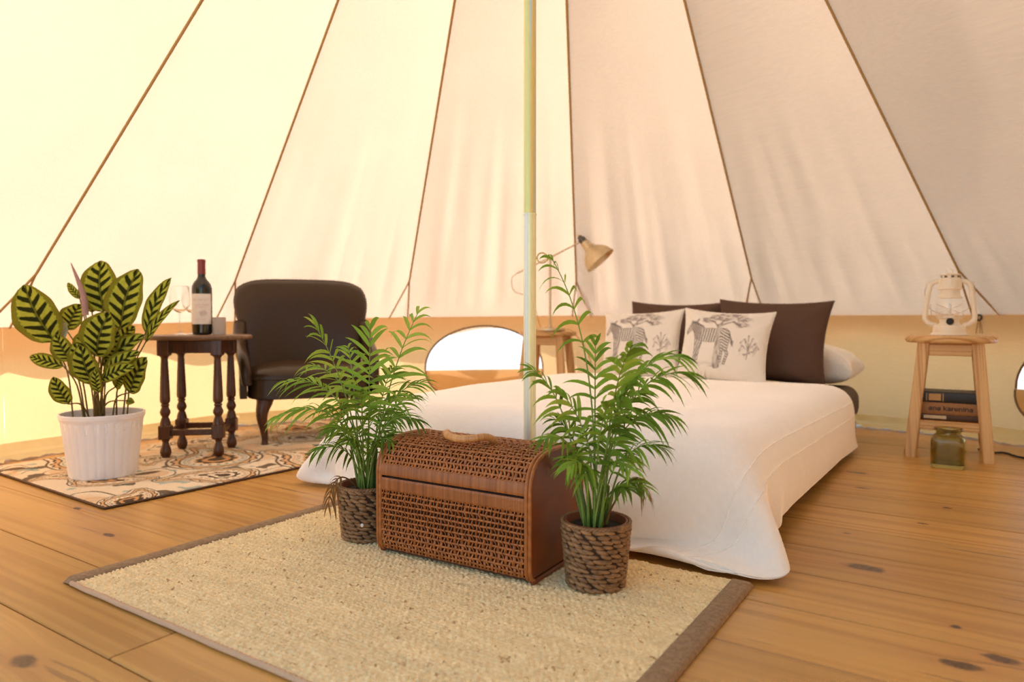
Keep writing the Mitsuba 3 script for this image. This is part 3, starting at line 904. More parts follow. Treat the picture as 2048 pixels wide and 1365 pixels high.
def drape():
    """A sheet of cloth laid over the mattress: position based dynamics on a grid, in the bed's frame."""
    du = 0.03
    us, vs = np.arange(BU0 - 0.255, BU1 + 0.232, du), np.arange(BV0 - 0.278, 3.36, du)
    n, m = len(us), len(vs)
    x = np.stack([*np.meshgrid(us, vs, indexing='ij'), np.full((n, m), 0.30)], -1)
    ct, st = math.cos(math.radians(-0.8)), math.sin(math.radians(-0.8))
    cx, cy = (BU0 + BU1) / 2, 2.3
    X0, Y0 = x[..., 0] - cx, x[..., 1] - cy
    x[..., 0], x[..., 1] = cx + X0 * ct - Y0 * st, cy + X0 * st + Y0 * ct
    r0 = np.random.default_rng(3)
    x[..., 2] += 0.0 * ndimage.gaussian_filter(r0.normal(size=(n, m)), 2.0) * 6
    # the corners hang a little short, as the corners of a filled cover do
    ox = np.clip(np.maximum(x[..., 0] - BU1, BU0 - x[..., 0]) / 0.245, 0, 1)
    oy = np.clip((BV0 - x[..., 1]) / 0.262, 0, 1)
    side = np.sign(x[..., 0] - cx)
    x[..., 0] -= side * ox * oy * 0.10
    x[..., 1] += ox * oy * 0.10
    p = x.copy()
    rest = x.reshape(-1, 3).copy()
    cons = []
    for di, dj, st_ in ((1, 0, 1.0), (0, 1, 1.0), (1, 1, 0.7), (1, -1, 0.7), (2, 0, 0.6), (0, 2, 0.6)):
        for par in (0, 1):
            i = np.arange(n)[:, None] + 0 * np.arange(m)[None]
            j = 0 * np.arange(n)[:, None] + np.arange(m)[None]
            key = (i // di if di else j // abs(dj)) % 2 == par
            ok = key & (i + di < n) & (j + dj < m) & (j + dj >= 0)
            a = (i * m + j)[ok]
            b = a + di * m + dj
            cons.append((a, b, np.linalg.norm(rest[a] - rest[b], axis=1), st_))
    hx, hy, hz, rr = (BU1 - BU0) / 2, (BV1 - BV0) / 2, 0.125, 0.06
    ctr = np.array([(BU0 + BU1) / 2, (BV0 + BV1) / 2, MZ - 0.125])
    pw = np.array([POLE[0] * CA - POLE[1] * SA, POLE[0] * SA + POLE[1] * CA])
    flat = p.reshape(-1, 3)
    vel = np.zeros_like(flat)
    dt = 0.012
    for it in range(330):
        old = flat.copy()
        vel[:, 2] -= 9.8 * dt
        vel *= 0.985
        flat += vel * dt
        for _ in range(7):
            for a, b, L0, k in cons:
                d = flat[b] - flat[a]
                ln = np.sqrt((d * d).sum(1)) + 1e-9
                c = d * (0.5 * k * (ln - L0) / ln)[:, None]
                flat[a] += c
                flat[b] -= c
        # mattress (rounded box), floor, pole, chest side
        q = flat - ctr
        aq = np.abs(q) - (np.array([hx, hy, hz]) - rr)
        out = np.maximum(aq, 0)
        dist = np.linalg.norm(out, axis=1) + np.minimum(aq.max(1), 0) - rr - 0.012
        hit = dist < 0
        nrm = np.where(aq.max(1, keepdims=True) > 0, out * np.sign(q), (aq == aq.max(1, keepdims=True)) * np.sign(q))
        nrm /= np.linalg.norm(nrm, axis=1, keepdims=True) + 1e-9
        flat[hit] -= nrm[hit] * dist[hit][:, None]
        low = flat[:, 2] < 0.014
        flat[low, 2] = 0.014
        d2 = flat[:, :2] - pw
        dl = np.linalg.norm(d2, axis=1)
        near = dl < 0.034
        flat[near, :2] = pw + d2[near] / (dl[near][:, None] + 1e-9) * 0.034
        lim = np.where((flat[:, 0] > -1.25) & (flat[:, 0] < -0.72), 1.496, 1.468)
        flat[:, 1] = np.maximum(flat[:, 1], lim)
        vel = (flat - old) / dt
        vel[hit] *= 0.55
        vel[low] *= 0.2
        sp = np.linalg.norm(vel, axis=1, keepdims=True)
        vel *= np.minimum(1, 2.0 / (sp + 1e-9))
    return flat.reshape(n, m, 3)


cl = drape()
cl = ndimage.gaussian_filter(cl, (1.4, 1.4, 0), mode='nearest')
cl[..., 2] = np.maximum(cl[..., 2], 0.012)
up = 3
hi = np.stack([ndimage.zoom(cl[..., k], up, order=3, mode='nearest', grid_mode=False) for k in range(3)], -1)
n_, m_ = hi.shape[:2]
gu, gv = np.gradient(hi, axis=0), np.gradient(hi, axis=1)
nr = np.cross(gu, gv)
nr /= np.linalg.norm(nr, axis=2, keepdims=True) + 1e-12
ii, jj = np.meshgrid(np.arange(n_), np.arange(m_), indexing='ij')
fr = np.minimum(np.minimum(ii, n_ - 1 - ii), np.minimum(jj, m_ - 1 - jj)) / 7.0
thick = 0.016 * np.sqrt(np.clip(fr, 0.02, 1))
puff = 0.014 * meshkit.fbm(np.stack([ii / 34.0, jj / 34.0, 0 * ii], -1), 3, 5) + 0.003 * meshkit.fbm(np.stack([ii / 9.0, jj / 14.0, 0 * ii], -1), 2, 8)
lim_ = np.clip(fr / 6, 0, 1)
thick = thick * (0.45 + 0.55 * np.clip(fr / 4, 0, 1))
topm = hi + nr * (thick + puff * lim_)[..., None]
topm[..., 2] = np.maximum(topm[..., 2], 0.014)
botm = hi - nr * 0.002
botm[..., 2] = np.maximum(botm[..., 2], 0.0125)
vt = np.vstack([topm.reshape(-1, 3), botm.reshape(-1, 3)])
ft = grid_faces(n_, m_)
N_ = n_ * m_
bound = np.r_[np.arange(m_), np.arange(1, n_) * m_ + m_ - 1, (n_ - 1) * m_ + np.arange(m_ - 2, -1, -1), np.arange(n_ - 2, 0, -1) * m_]
nb = np.roll(bound, -1)
fs = np.vstack([ft, ft[:, ::-1] + N_, np.c_[bound, nb + N_, nb], np.c_[bound, bound + N_, nb + N_]])
dv = thing('duvet', 'plain white cotton duvet draped over the low bed down to the boards', 'duvet')
part(dv, 'cover', in_bed_frame((vt, fs)), 'duvet_cotton', smooth=True)
for off in (16, 21):  # a double row of stitched tape along the right hand border
    strip = topm[n_ - 1 - off, 6:-6] + nr[n_ - 1 - off, 6:-6] * 0.0004
    part(dv, 'border_seam', in_bed_frame(tube(strip, 0.0016, 5)), 'duvet_cotton', smooth=True, label='raised seam along the border of the duvet')
# height of the duvet's top surface, for what lies on it
DTOP = lambda u, v: float(topm.reshape(-1, 3)[np.argsort(((topm.reshape(-1, 3)[:, :2] - [u, v]) ** 2).sum(1))[:8], 2].max())  # noqa: E731

# ------------------------------------------------------------------ pillows and cushions


def cushion(w, h, t, seed, n=34, sag=0.0, boxy=0.42):
    """A filled cushion: x across, z up from 0, y thick (front is -y). Returns mesh and uv."""
    a = np.sin(np.linspace(-1, 1, n) * np.pi / 2)
    A_, B_ = np.meshgrid(a, a, indexing='ij')
    pinch = 0.10
    x = w / 2 * A_ * (1 - pinch * (1 - np.abs(A_) ** 3) * 0 - pinch * (1 - B_ ** 2) * np.abs(A_) ** 2.5)
    z = h / 2 * B_ * (1 - pinch * (1 - A_ ** 2) * np.abs(B_) ** 2.5)
    th = t / 2 * ((1 - A_ ** 2) * (1 - B_ ** 2)) ** boxy
    th = th * (1 - sag * B_)
    q = np.stack([A_ * 2.2, B_ * 2.2, 0 * A_ + seed * 3.7], -1)
    rim_ = np.clip((1 - np.maximum(np.abs(A_), np.abs(B_))) * 6, 0, 1)
    wr = 0.10 * t * fb(q, 3, seed) * rim_
    rad = 0.05 * t * np.sin(np.arctan2(B_, A_) * 14 + seed) * np.clip(np.hypot(A_, B_) - 0.55, 0, 1) * rim_
    yf = -th - wr - rad
    yb = th
    front = np.stack([x, yf, z + h / 2], -1).reshape(-1, 3)
    back = np.stack([x, yb, z + h / 2], -1).reshape(-1, 3)
    uv = np.c_[(A_.ravel() + 1) / 2, (B_.ravel() + 1) / 2]
    f = grid_faces(n, n)
    return (np.vstack([front, back]), np.vstack([f, f[:, ::-1] + n * n])), np.vstack([uv, uv])


def pose(m, loc, rz=-ANG, tilt=0.0, roll=0.0):
    v, f = m
    return (v @ (rotz(rz) @ rotx(-tilt) @ roty(roll)).T) + loc, f


CUSH = 'cushions leaning at the head of the bed'
for (u, v, w, h, t, tilt, roll, seed, z, mat, lab) in [
        (-1.29, 3.36, 0.50, 0.50, 0.15, 0.30, 0.02, 3, 0.262, 'brown_cotton', 'dark brown cushion mostly hidden behind the two printed zebra cushions'),
        (-0.790, 3.265, 0.51, 0.50, 0.16, 0.30, 0.03, 4, 0.262, 'brown_cotton', 'dark brown cushion in full view between the zebra cushion and the white pillow')]:
    m, uv = cushion(w, h, t, seed, sag=0.15)
    m = (m[0] * [1, 1, 0.80] + [0, 0, 0], m[1])
    k = thing('brown_cushion', lab, 'cushion', CUSH)
    part(k, 'cover', pose(m, W(u, v, z), tilt=tilt, roll=roll), mat, smooth=True)
    prof = m[0][:34 * 34].reshape(34, 34, 3)
    edge = np.vstack([prof[:, 0], prof[-1, 1:], prof[-2::-1, -1], prof[0, -2:0:-1]])
    part(k, 'seam', pose(tube(edge, 0.0022, 5, closed=True, up=(0, 1, 0)), W(u, v, z), tilt=tilt, roll=roll), mat, smooth=True)
for (u, v, roll, seed, lab) in [(-1.325, 3.085, -0.035, 6, 'cream zebra print cushion partly hidden behind the palm fronds'), (-0.935, 3.055, 0.055, 7, 'cream zebra print cushion standing in front of the dark brown cushion')]:
    m, uv = cushion(0.405, 0.42, 0.14, seed, sag=0.10)
    m = (m[0] * [1, 1, 0.80], m[1])
    k = thing('zebra_cushion', lab, 'cushion', CUSH)
    z = 0.272
    part(k, 'cover', pose(m, W(u, v, z), tilt=0.26, roll=roll), 'zebra_print', smooth=True, uv=uv)
    prof = m[0][:34 * 34].reshape(34, 34, 3)
    edge = np.vstack([prof[:, 0], prof[-1, 1:], prof[-2::-1, -1], prof[0, -2:0:-1]])
    part(k, 'seam', pose(tube(edge, 0.0020, 5, closed=True, up=(0, 1, 0)), W(u, v, z), tilt=0.26, roll=roll), 'pillow_cotton', smooth=True)


def flat_pillow(w, d, t, seed):
    m, uv = cushion(w, d, t, seed, n=40, sag=0.0, boxy=0.26)
    v = m[0] - [0, 0, d / 2]
    v = np.stack([v[:, 0], v[:, 2], -v[:, 1]], -1)
    q = np.c_[v[:, 0] * 9, v[:, 1] * 9, 0 * v[:, 0] + seed]
    e = np.clip(np.abs(v[:, 0]) / (w / 2) - 0.55, 0, 1)
    v[:, 2] += e * 0.05 * fb(q, 3, seed)
    return v, m[1]


k = thing('white_pillow', 'plump white pillow lying flat at the head of the bed beyond the brown cushion', 'pillow')
v, f = flat_pillow(0.66, 0.40, 0.20, 12)
part(k, 'pillowcase', (v @ (rotz(-ANG) @ roty(0.17)).T + W(-0.775, 3.605, 0.372), f), 'pillow_cotton', smooth=True)
# ------------------------------------------------------------------ wicker chest
ch = thing('wicker_chest', 'reddish brown wicker chest with a rounded lid and a cane handle on the jute rug', 'chest')
CR = math.radians(-31.5)
CO = np.array([-0.3105, 1.629, 0.0115])
CL, CD = 0.402, 0.242


def chest(m):
    v, f = vf(m)
    return v @ rotz(CR).T + CO, f


def lid_arc(n=60):
    a = np.linspace(0, np.pi, n)
    e = 0.62
    y = CD / 2 - CD / 2 * np.sign(np.cos(a)) * np.abs(np.cos(a)) ** e
    z = 0.180 + 0.085 * np.abs(np.sin(a)) ** 0.80
    return np.c_[y, z]


front_prof = np.vstack([[[0.016, 0.006], [0.006, 0.012], [0.001, 0.024]], np.c_[np.zeros(20), np.linspace(0.034, 0.179, 20)]])
back_prof = front_prof[::-1] * [-1, 1] + [CD, 0]
lid_prof = lid_arc()


def arclen(p):
    return np.r_[0, np.cumsum(np.linalg.norm(np.diff(p, axis=0), axis=1))]


def along(p, s):
    a = arclen(p)
    return np.c_[np.interp(s, a, p[:, 0]), np.interp(s, a, p[:, 1])]


def normal(p, s):
    d = along(p, s + 0.003) - along(p, s - 0.003)
    d /= np.linalg.norm(d, axis=1, keepdims=True) + 1e-12
    return np.c_[-d[:, 1], d[:, 0]]


def weave(p, s0, s1, seed, gap=0.0122, pitch=0.0094):
    """Open wicker over the profile p between arc lengths s0 and s1: level canes, and flat stakes that go in and out between them, every other one leaning."""
    r = np.random.default_rng(seed)
    canes, stakes = [], []
    rows = np.arange(s0 + gap / 2, s1, gap)
    xs = np.linspace(0.008, CL - 0.008, 110)
    for s in rows:
        yz = along(p, np.array([s]))[0]
        nn = normal(p, np.array([s]))[0]
        wob = 0.0006 * np.sin(xs * 90 + r.uniform(0, 6)) + r.normal(0, 0.0003)
        pts = np.c_[xs, yz[0] + 0 * xs + nn[0] * wob, yz[1] + nn[1] * wob + 0.0005 * np.sin(xs * 37 + r.uniform(0, 6))]
        canes.append(tube(pts, 0.0028, 6))
    ss = np.arange(s0 - 0.003, s1 + 0.003, gap / 6)
    yz, nn = along(p, ss), normal(p, ss)
    ph = (ss - rows[0]) / gap
    for k, x0 in enumerate(np.arange(0.012, CL - 0.010, pitch)):
        w = np.cos(np.pi * (ph + k)) * 0.0017 + 0.0004
        lean = 0.0017 * np.sin(np.pi * ph + 0.6) + r.normal(0, 0.0004)
        path = np.c_[x0 + lean, yz + nn * w[:, None]]
        stakes.append(tube(path, 0.0034 + r.normal(0, 0.0002), 6, ry=0.0013, up=(0, nn[0, 0], nn[0, 1])))
    return join(canes), join(stakes)


def band(p, s0, s1, lift=0.0016):
    """A strip of close-set upright splints over the profile: each splint a shallow ridge."""
    n = 150
    x = np.linspace(0.006, CL - 0.006, n * 3)
    ss = np.linspace(s0, s1, 12)
    yz, nn = along(p, ss), normal(p, ss)
    ridge = np.tile([0.0, 0.0009, 0.0007], n)
    edge = np.clip(np.minimum(ss - s0, s1 - ss) / 0.003, 0, 1)
    h = (lift + ridge[None, :]) * (0.2 + 0.8 * edge[:, None])
    P_ = np.stack([np.broadcast_to(x, h.shape), yz[:, :1] + nn[:, :1] * h, yz[:, 1:] + nn[:, 1:] * h], -1)
    uv = np.c_[np.broadcast_to(x, h.shape).ravel(), np.broadcast_to(ss[:, None], h.shape).ravel()]
    return (P_.reshape(-1, 3), grid_faces(12, len(x), flip=True)), uv


def sheet(p, lift):
    ss = np.linspace(0, arclen(p)[-1], 70)
    yz, nn = along(p, ss), normal(p, ss)
    q = yz + nn * lift
    rows = [np.c_[np.full(len(q), x), q] for x in (0.004, CL - 0.004)]
    return np.vstack(rows), grid_faces(2, len(q))


fl_, ll_ = arclen(front_prof)[-1], arclen(lid_prof)[-1]
body = free(ch + '__body')
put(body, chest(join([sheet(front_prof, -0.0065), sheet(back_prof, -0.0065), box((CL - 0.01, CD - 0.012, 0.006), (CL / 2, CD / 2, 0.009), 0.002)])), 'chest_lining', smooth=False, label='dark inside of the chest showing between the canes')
for nm, p in (('front', front_prof), ('back', back_prof)):
    a0, a1 = (0.014, fl_ - 0.030) if nm == 'front' else (0.030, fl_ - 0.014)
    c_, s_ = weave(p, a0, a1, 3 if nm == 'front' else 4)
    part(ch, 'body__cane_row', chest(c_), 'cane', smooth=True, kind='stuff', label='level canes of the open weave')
    part(ch, 'body__stake', chest(s_), 'cane', smooth=True, kind='stuff', label='upright strands of the open weave')
m, uv = band(front_prof, fl_ - 0.031, fl_ - 0.001)
part(ch, 'body__splint_band', chest(m), 'splint', smooth=True, uv=uv, label='band of close-set splints below the lid')
m, uv = band(front_prof, 0.001, 0.013, 0.001)
part(ch, 'body__splint_band', chest(m), 'splint', smooth=True, uv=uv)
lid = free(ch + '__lid')
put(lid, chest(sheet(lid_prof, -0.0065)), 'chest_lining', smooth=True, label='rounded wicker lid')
c_, s_ = weave(lid_prof, 0.032, ll_ - 0.032, 5)
part(ch, 'lid__cane_row', chest(c_), 'cane', smooth=True, kind='stuff')
part(ch, 'lid__stake', chest(s_), 'cane', smooth=True, kind='stuff')
for a, b in ((0.003, 0.032), (ll_ - 0.032, ll_ - 0.003)):
    m, uv = band(lid_prof, a, b)
    part(ch, 'lid__splint_band', chest(m), 'splint', smooth=True, uv=uv, label='band of close-set splints along the lid')
whole = np.vstack([front_prof, lid_prof, back_prof])
for x in (0.0, CL):
    o = sg.Polygon(whole).buffer(-0.004)
    v, f = extrude(o, 0.008)
    v = np.stack([v[:, 2] + x - 0.004, v[:, 0], v[:, 1]], -1)
    part(ch, 'end_panel', chest((v, f)), 'chest_panel', smooth=30, label='smooth reddish end board')
    for dx, r in ((-0.0035, 0.0048), (0.0050, 0.0042)):
        xx = x + (dx if x > 0.1 else -dx)
        path = np.c_[np.full(len(whole), xx), whole]
        part(ch, 'edge_cane', chest(tube(path, r, 8, up=(1, 0, 0))), 'cane', smooth=True, label='bent cane along the edge of the end board')
for x in (0.0, CL):
    part(ch, 'foot_rail', chest(box((0.012, CD - 0.02, 0.010), (x + (0.004 if x > 0.1 else -0.004), CD / 2, 0.003), 0.003)), 'chest_panel', smooth=False, label='foot rail under the end board')
hp = smooth_curve([(0.142, 0.098, 0.254), (0.140, 0.092, 0.272), (0.147, 0.066, 0.284), (0.168, 0.044, 0.282), (0.201, 0.036, 0.280), (0.234, 0.044, 0.282), (0.255, 0.066, 0.284), (0.262, 0.092, 0.272), (0.260, 0.098, 0.254)], 90)
hr = 0.0080 + 0.0005 * np.abs(np.sin(np.arange(90) * np.pi / 2.0))
part(ch, 'handle', chest(tube(hp, hr, 10)), 'handle_cane', smooth=True, uv=np.c_[np.repeat(np.linspace(0, 0.3, 90), 10).tolist() + [0, 0.3], np.zeros(902)], label='curved handle wound with cane')

# ------------------------------------------------------------------ palms in woven pots


def basket(root, loc, tint=0, seed=0):
    r = np.random.default_rng(seed)
    R0, R1, Hh = 0.0575, 0.0700, 0.130
    rows = 13
    part(root, 'pot', move(lathe([(0.001, 0.001), (R0 - 0.004, 0.001), (R1 - 0.005, Hh - 0.004), (R1 - 0.004, Hh + 0.003), (R1 - 0.008, Hh + 0.004), (R1 - 0.010, Hh - 0.004), (R1 - 0.013, Hh - 0.03), (0.001, Hh - 0.03)], 40), loc), 'liner', smooth=35, label='reddish brown inner pot')
    ico = trimesh.creation.icosphere(subdivisions=1)
    for k in range(rows):
        z = (k + 0.5) / rows * Hh
        R = R0 + (R1 - R0) * z / Hh
        n = 19
        ms = []
        for j in range(n):
            a = 2 * np.pi * (j + 0.5 * (k % 2) + 0.13 * r.normal()) / n + 0.05 * k
            sc = np.array([0.0135 * r.uniform(0.9, 1.12), 0.0054, 0.0050 * r.uniform(0.88, 1.12)])
            v = ico.vertices * sc
            v = v @ roty(0.24 + 0.08 * r.normal()).T
            v[:, 1] += v[:, 0] ** 2 * 7.0
            v = v + [0, -R, z]
            ms.append((v @ rotz(a).T, np.asarray(ico.faces)))
        part(root, 'braid_row', move(join(ms), loc), 'braid', smooth=True, label='row of braided water hyacinth')
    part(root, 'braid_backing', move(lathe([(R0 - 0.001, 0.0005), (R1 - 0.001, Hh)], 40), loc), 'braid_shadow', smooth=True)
    th = np.linspace(0, 2 * np.pi, 181)[:-1]
    for d in (0.0, np.pi):
        rr = R1 + 0.0012 * np.cos(th * 26 + d)
        part(root, 'rim_cord', move(tube(np.c_[rr * np.cos(th), rr * np.sin(th), Hh + 0.0010 + 0.0018 * np.sin(th * 26 + d)], 0.0028, 6, closed=True), loc), 'braid', smooth=True)
    part(root, 'soil', move(lathe([(R1 - 0.010, Hh - 0.012), (0.04, Hh - 0.010), (0.015, Hh - 0.008), (0.001, Hh - 0.008)], 36), loc), 'soil', smooth=True)


def leaflet(base, d, side, length, width, droop, twist, tone):
    """A narrow leaf blade: starts at base, runs along d and droops; side gives its plane."""
    n = 7
    t = np.linspace(0, 1, n)
    d = d / np.linalg.norm(d)
    dn = np.array([0, 0, -1.0])
    c = base + d * (length * t)[:, None] + dn * (droop * length * t ** 2)[:, None] - d * (0.18 * droop * length * t ** 3)[:, None]
    tn = np.gradient(c, axis=0)
    tn /= np.linalg.norm(tn, axis=1, keepdims=True)
    s = side - tn * (tn @ side)[:, None]
    s /= np.linalg.norm(s, axis=1, keepdims=True) + 1e-9
    nr = np.cross(tn, s)
    s = s * math.cos(twist) + nr * math.sin(twist)
    nr = np.cross(tn, s)
    w = width / 2 * np.clip(np.sin(np.pi * np.clip(t * 0.93 + 0.07, 0, 1) ** 0.72), 0.02, 1)
    fold = 0.30
    L_ = c + s * w[:, None] + nr * (w * fold)[:, None]
    R_ = c - s * w[:, None] + nr * (w * fold)[:, None]
    v = np.stack([L_, c, R_], 1).reshape(-1, 3)
    return (v, grid_faces(n, 3)), np.tile([[tone, 0.5]], (len(v), 1))


def frond(root, b, ctrl, tip, n_pairs, ll, lw, start, seed, up=None, droop=0.45, mat='palm_leaf', spread=1.0, tone=0.5, into=None):
    """A feather leaf: a curved stalk from b to tip, and pairs of leaflets from the share start onwards. Stalk and each leaflet are entries of their own."""
    r = np.random.default_rng(seed)
    b, ctrl, tip = (np.asarray(q, float) for q in (b, ctrl, tip))
    t = np.linspace(0, 1, 26)[:, None]
    path = (1 - t) ** 2 * b + 2 * t * (1 - t) * ctrl + t ** 2 * tip
    fk = free(root + '__frond') if into is None else None
    if into is not None:
        m = tube(path, np.linspace(0.0020, 0.0008, 26), 5)
        into.append((m, np.full((len(m[0]), 2), tone)))
    else:
        put(fk, tube(path, np.linspace(0.0024, 0.0009, 26), 6), 'palm_stem' if mat == 'palm_leaf' else mat, smooth=True)
    up = np.array([0, -0.35, 1.0]) if up is None else np.asarray(up, float)
    for i in range(n_pairs):
        q = start + (1 - start) * (i / max(1, n_pairs - 1)) ** 0.92 * 0.985
        bp = (1 - q) ** 2 * b + 2 * q * (1 - q) * ctrl + q ** 2 * tip
        tg = 2 * (1 - q) * (ctrl - b) + 2 * q * (tip - ctrl)
        tg /= np.linalg.norm(tg)
        sd = np.cross(tg, up)
        sd /= np.linalg.norm(sd) + 1e-9
        x = i / max(1, n_pairs - 1)
        sz = (0.62 + 0.55 * math.sin(np.pi * min(1, 0.15 + 0.75 * x))) * (1 - 0.25 * x)
        for sg_ in (-1, 1):
            open_ = math.radians(62 - 36 * x + r.normal(0, 6)) * spread
            d = tg * math.cos(open_) + sg_ * sd * math.sin(open_) + np.array([0, 0, r.normal(0.02, 0.07)])
            m, uv = leaflet(bp, d, np.cross(d, np.cross(tg, sd) + 0.25 * r.normal(size=3)), ll * sz * r.uniform(0.90, 1.22), lw * r.uniform(0.68, 0.96), droop * r.uniform(0.6, 1.4), r.normal(0, 0.25), np.clip(tone + r.normal(0, 0.15), 0, 1))
            if into is not None:
                into.append((m, uv))
            else:
                part(root, fk[len(root) + 2:] + '__leaflet', m, mat, smooth=True, uv=uv)
    return fk


def palm(root, c, fronds, seed, zt=0.118):
    """fronds: (tip dx, dy, dz relative to the crown's foot; bow; pairs; leaflet length, width; start; tone)."""
    r = np.random.default_rng(seed)
    for i, (tip, bow, n_pairs, ll, lw, start, tone) in enumerate(fronds):
        b = np.array([c[0] + r.normal(0, 0.012), c[1] + r.normal(0, 0.012), zt])
        tip = np.asarray(tip, float) * 0.98 + [0, 0, 0.0112]
        ctrl = b + (tip - b) * [0.22, 0.22, 0.5] + np.array([0, 0, bow])
        frond(root, b, ctrl, tip, n_pairs, ll, lw, start, seed * 100 + i, tone=tone)
    low = []
    for i in range(9):
        a = 2 * np.pi * (i + r.uniform(0, 0.6)) / 9
        d = np.array([math.cos(a), math.sin(a), 0])
        h = r.uniform(0.11, 0.24)
        b = np.array([c[0], c[1], zt]) + d * 0.008
        tip = b + d * r.uniform(0.05, 0.10) + np.array([0, 0, h])
        ctrl = b + (tip - b) * [0.25, 0.25, 0.6] + np.array([0, 0, r.uniform(0.05, 0.10)])
        frond(root, b, ctrl, tip, 8, r.uniform(0.05, 0.07), 0.0078, 0.50, seed * 500 + i, tone=r.uniform(0.1, 0.55), into=low)
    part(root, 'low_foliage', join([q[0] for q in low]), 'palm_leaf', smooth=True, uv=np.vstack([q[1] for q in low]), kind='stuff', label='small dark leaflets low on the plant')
    for i in range(11):
        a = r.uniform(0, 2 * np.pi)
        b = np.array([c[0] + 0.019 * math.cos(a), c[1] + 0.019 * math.sin(a), zt - 0.004])
        h = r.uniform(0.07, 0.15)
        e = b + [0.16 * h * math.cos(a + 0.4) * r.uniform(0, 2), 0.16 * h * math.sin(a) * r.uniform(0, 2), h]
        part(root, 'cane_stem', tube(np.linspace(b, e, 6), np.linspace(0.0042, 0.0024, 6), 7), 'palm_cane', smooth=True, label='green cane-like stem')


PL = thing('parlour_palm', 'parlour palm in a woven pot at the left end of the wicker chest', 'potted plant', 'parlour palms in woven pots')
LC = np.array([-0.3665, 1.749, 0.0115])
basket(PL, LC, 0, 21)
part(PL, 'tag', move(rounded_slab([(0.004 * math.cos(a), 0.005 * math.sin(a)) for a in np.linspace(0, 2 * np.pi, 9)[:-1]], 0, 0.0012, 0.0005), LC + [0.004, -0.0715, 0.048], rotx(math.pi / 2)), 'bulb_white', smooth=False, label='small white scrap caught in the weave')
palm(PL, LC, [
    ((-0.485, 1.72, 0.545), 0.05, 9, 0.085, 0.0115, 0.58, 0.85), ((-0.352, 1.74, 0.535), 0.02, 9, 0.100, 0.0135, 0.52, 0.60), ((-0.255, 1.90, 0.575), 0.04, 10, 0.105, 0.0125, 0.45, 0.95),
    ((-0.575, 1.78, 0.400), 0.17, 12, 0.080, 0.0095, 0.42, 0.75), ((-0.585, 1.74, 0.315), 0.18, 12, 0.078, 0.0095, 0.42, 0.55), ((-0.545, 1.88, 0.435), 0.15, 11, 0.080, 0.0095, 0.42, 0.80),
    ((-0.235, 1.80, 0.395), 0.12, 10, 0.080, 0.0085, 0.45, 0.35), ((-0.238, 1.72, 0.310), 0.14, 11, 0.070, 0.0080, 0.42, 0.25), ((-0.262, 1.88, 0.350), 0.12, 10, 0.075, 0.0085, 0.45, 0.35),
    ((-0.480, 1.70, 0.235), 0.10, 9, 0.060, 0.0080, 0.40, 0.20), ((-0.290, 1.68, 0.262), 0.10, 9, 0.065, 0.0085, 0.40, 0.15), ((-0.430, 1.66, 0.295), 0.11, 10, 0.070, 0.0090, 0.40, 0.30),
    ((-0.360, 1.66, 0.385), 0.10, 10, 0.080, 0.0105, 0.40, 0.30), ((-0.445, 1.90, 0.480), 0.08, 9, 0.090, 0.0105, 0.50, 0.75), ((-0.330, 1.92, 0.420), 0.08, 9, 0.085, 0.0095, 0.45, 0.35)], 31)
frond(PL, LC + [-0.02, 0, 0.118], LC + [-0.070, -0.03, 0.200], LC + [-0.083, -0.05, 0.095], 7, 0.040, 0.006, 0.45, 77, droop=0.9, mat='dry_leaf')

PR = thing('parlour_palm', 'parlour palm with one tall frond in a woven pot, right of the wicker chest', 'potted plant', 'parlour palms in woven pots')
RC = np.array([0.1735, 1.434, 0.0115])
basket(PR, RC, 1, 22)
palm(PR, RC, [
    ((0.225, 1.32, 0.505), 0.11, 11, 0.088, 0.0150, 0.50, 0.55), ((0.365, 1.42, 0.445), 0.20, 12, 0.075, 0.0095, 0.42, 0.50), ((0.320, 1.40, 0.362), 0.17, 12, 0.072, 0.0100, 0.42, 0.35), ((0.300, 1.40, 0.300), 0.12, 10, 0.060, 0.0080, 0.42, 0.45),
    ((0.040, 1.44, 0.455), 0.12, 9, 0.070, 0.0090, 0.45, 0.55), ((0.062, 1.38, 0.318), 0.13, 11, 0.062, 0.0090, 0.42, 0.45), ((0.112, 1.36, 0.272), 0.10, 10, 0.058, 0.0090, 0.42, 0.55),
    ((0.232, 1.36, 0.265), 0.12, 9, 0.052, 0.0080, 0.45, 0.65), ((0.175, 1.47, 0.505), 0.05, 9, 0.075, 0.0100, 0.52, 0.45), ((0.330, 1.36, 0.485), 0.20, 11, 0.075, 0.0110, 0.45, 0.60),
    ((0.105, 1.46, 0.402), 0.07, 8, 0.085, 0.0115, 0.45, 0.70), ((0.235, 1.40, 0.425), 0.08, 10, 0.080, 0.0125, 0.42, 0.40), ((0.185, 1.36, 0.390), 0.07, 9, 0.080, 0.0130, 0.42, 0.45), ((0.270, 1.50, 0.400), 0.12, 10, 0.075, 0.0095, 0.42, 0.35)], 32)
frond(PR, RC + [-0.005, 0, 0.118], RC + [0.010, 0.0, 0.50], RC + [-0.092, -0.01, 0.668], 7, 0.085, 0.0095, 0.60, 78, droop=0.75, tone=0.6)
frond(PR, RC + [0.015, 0, 0.118], RC + [0.075, -0.02, 0.275], RC + [0.098, -0.03, 0.195], 5, 0.038, 0.006, 0.60, 79, droop=0.9, mat='dry_leaf')

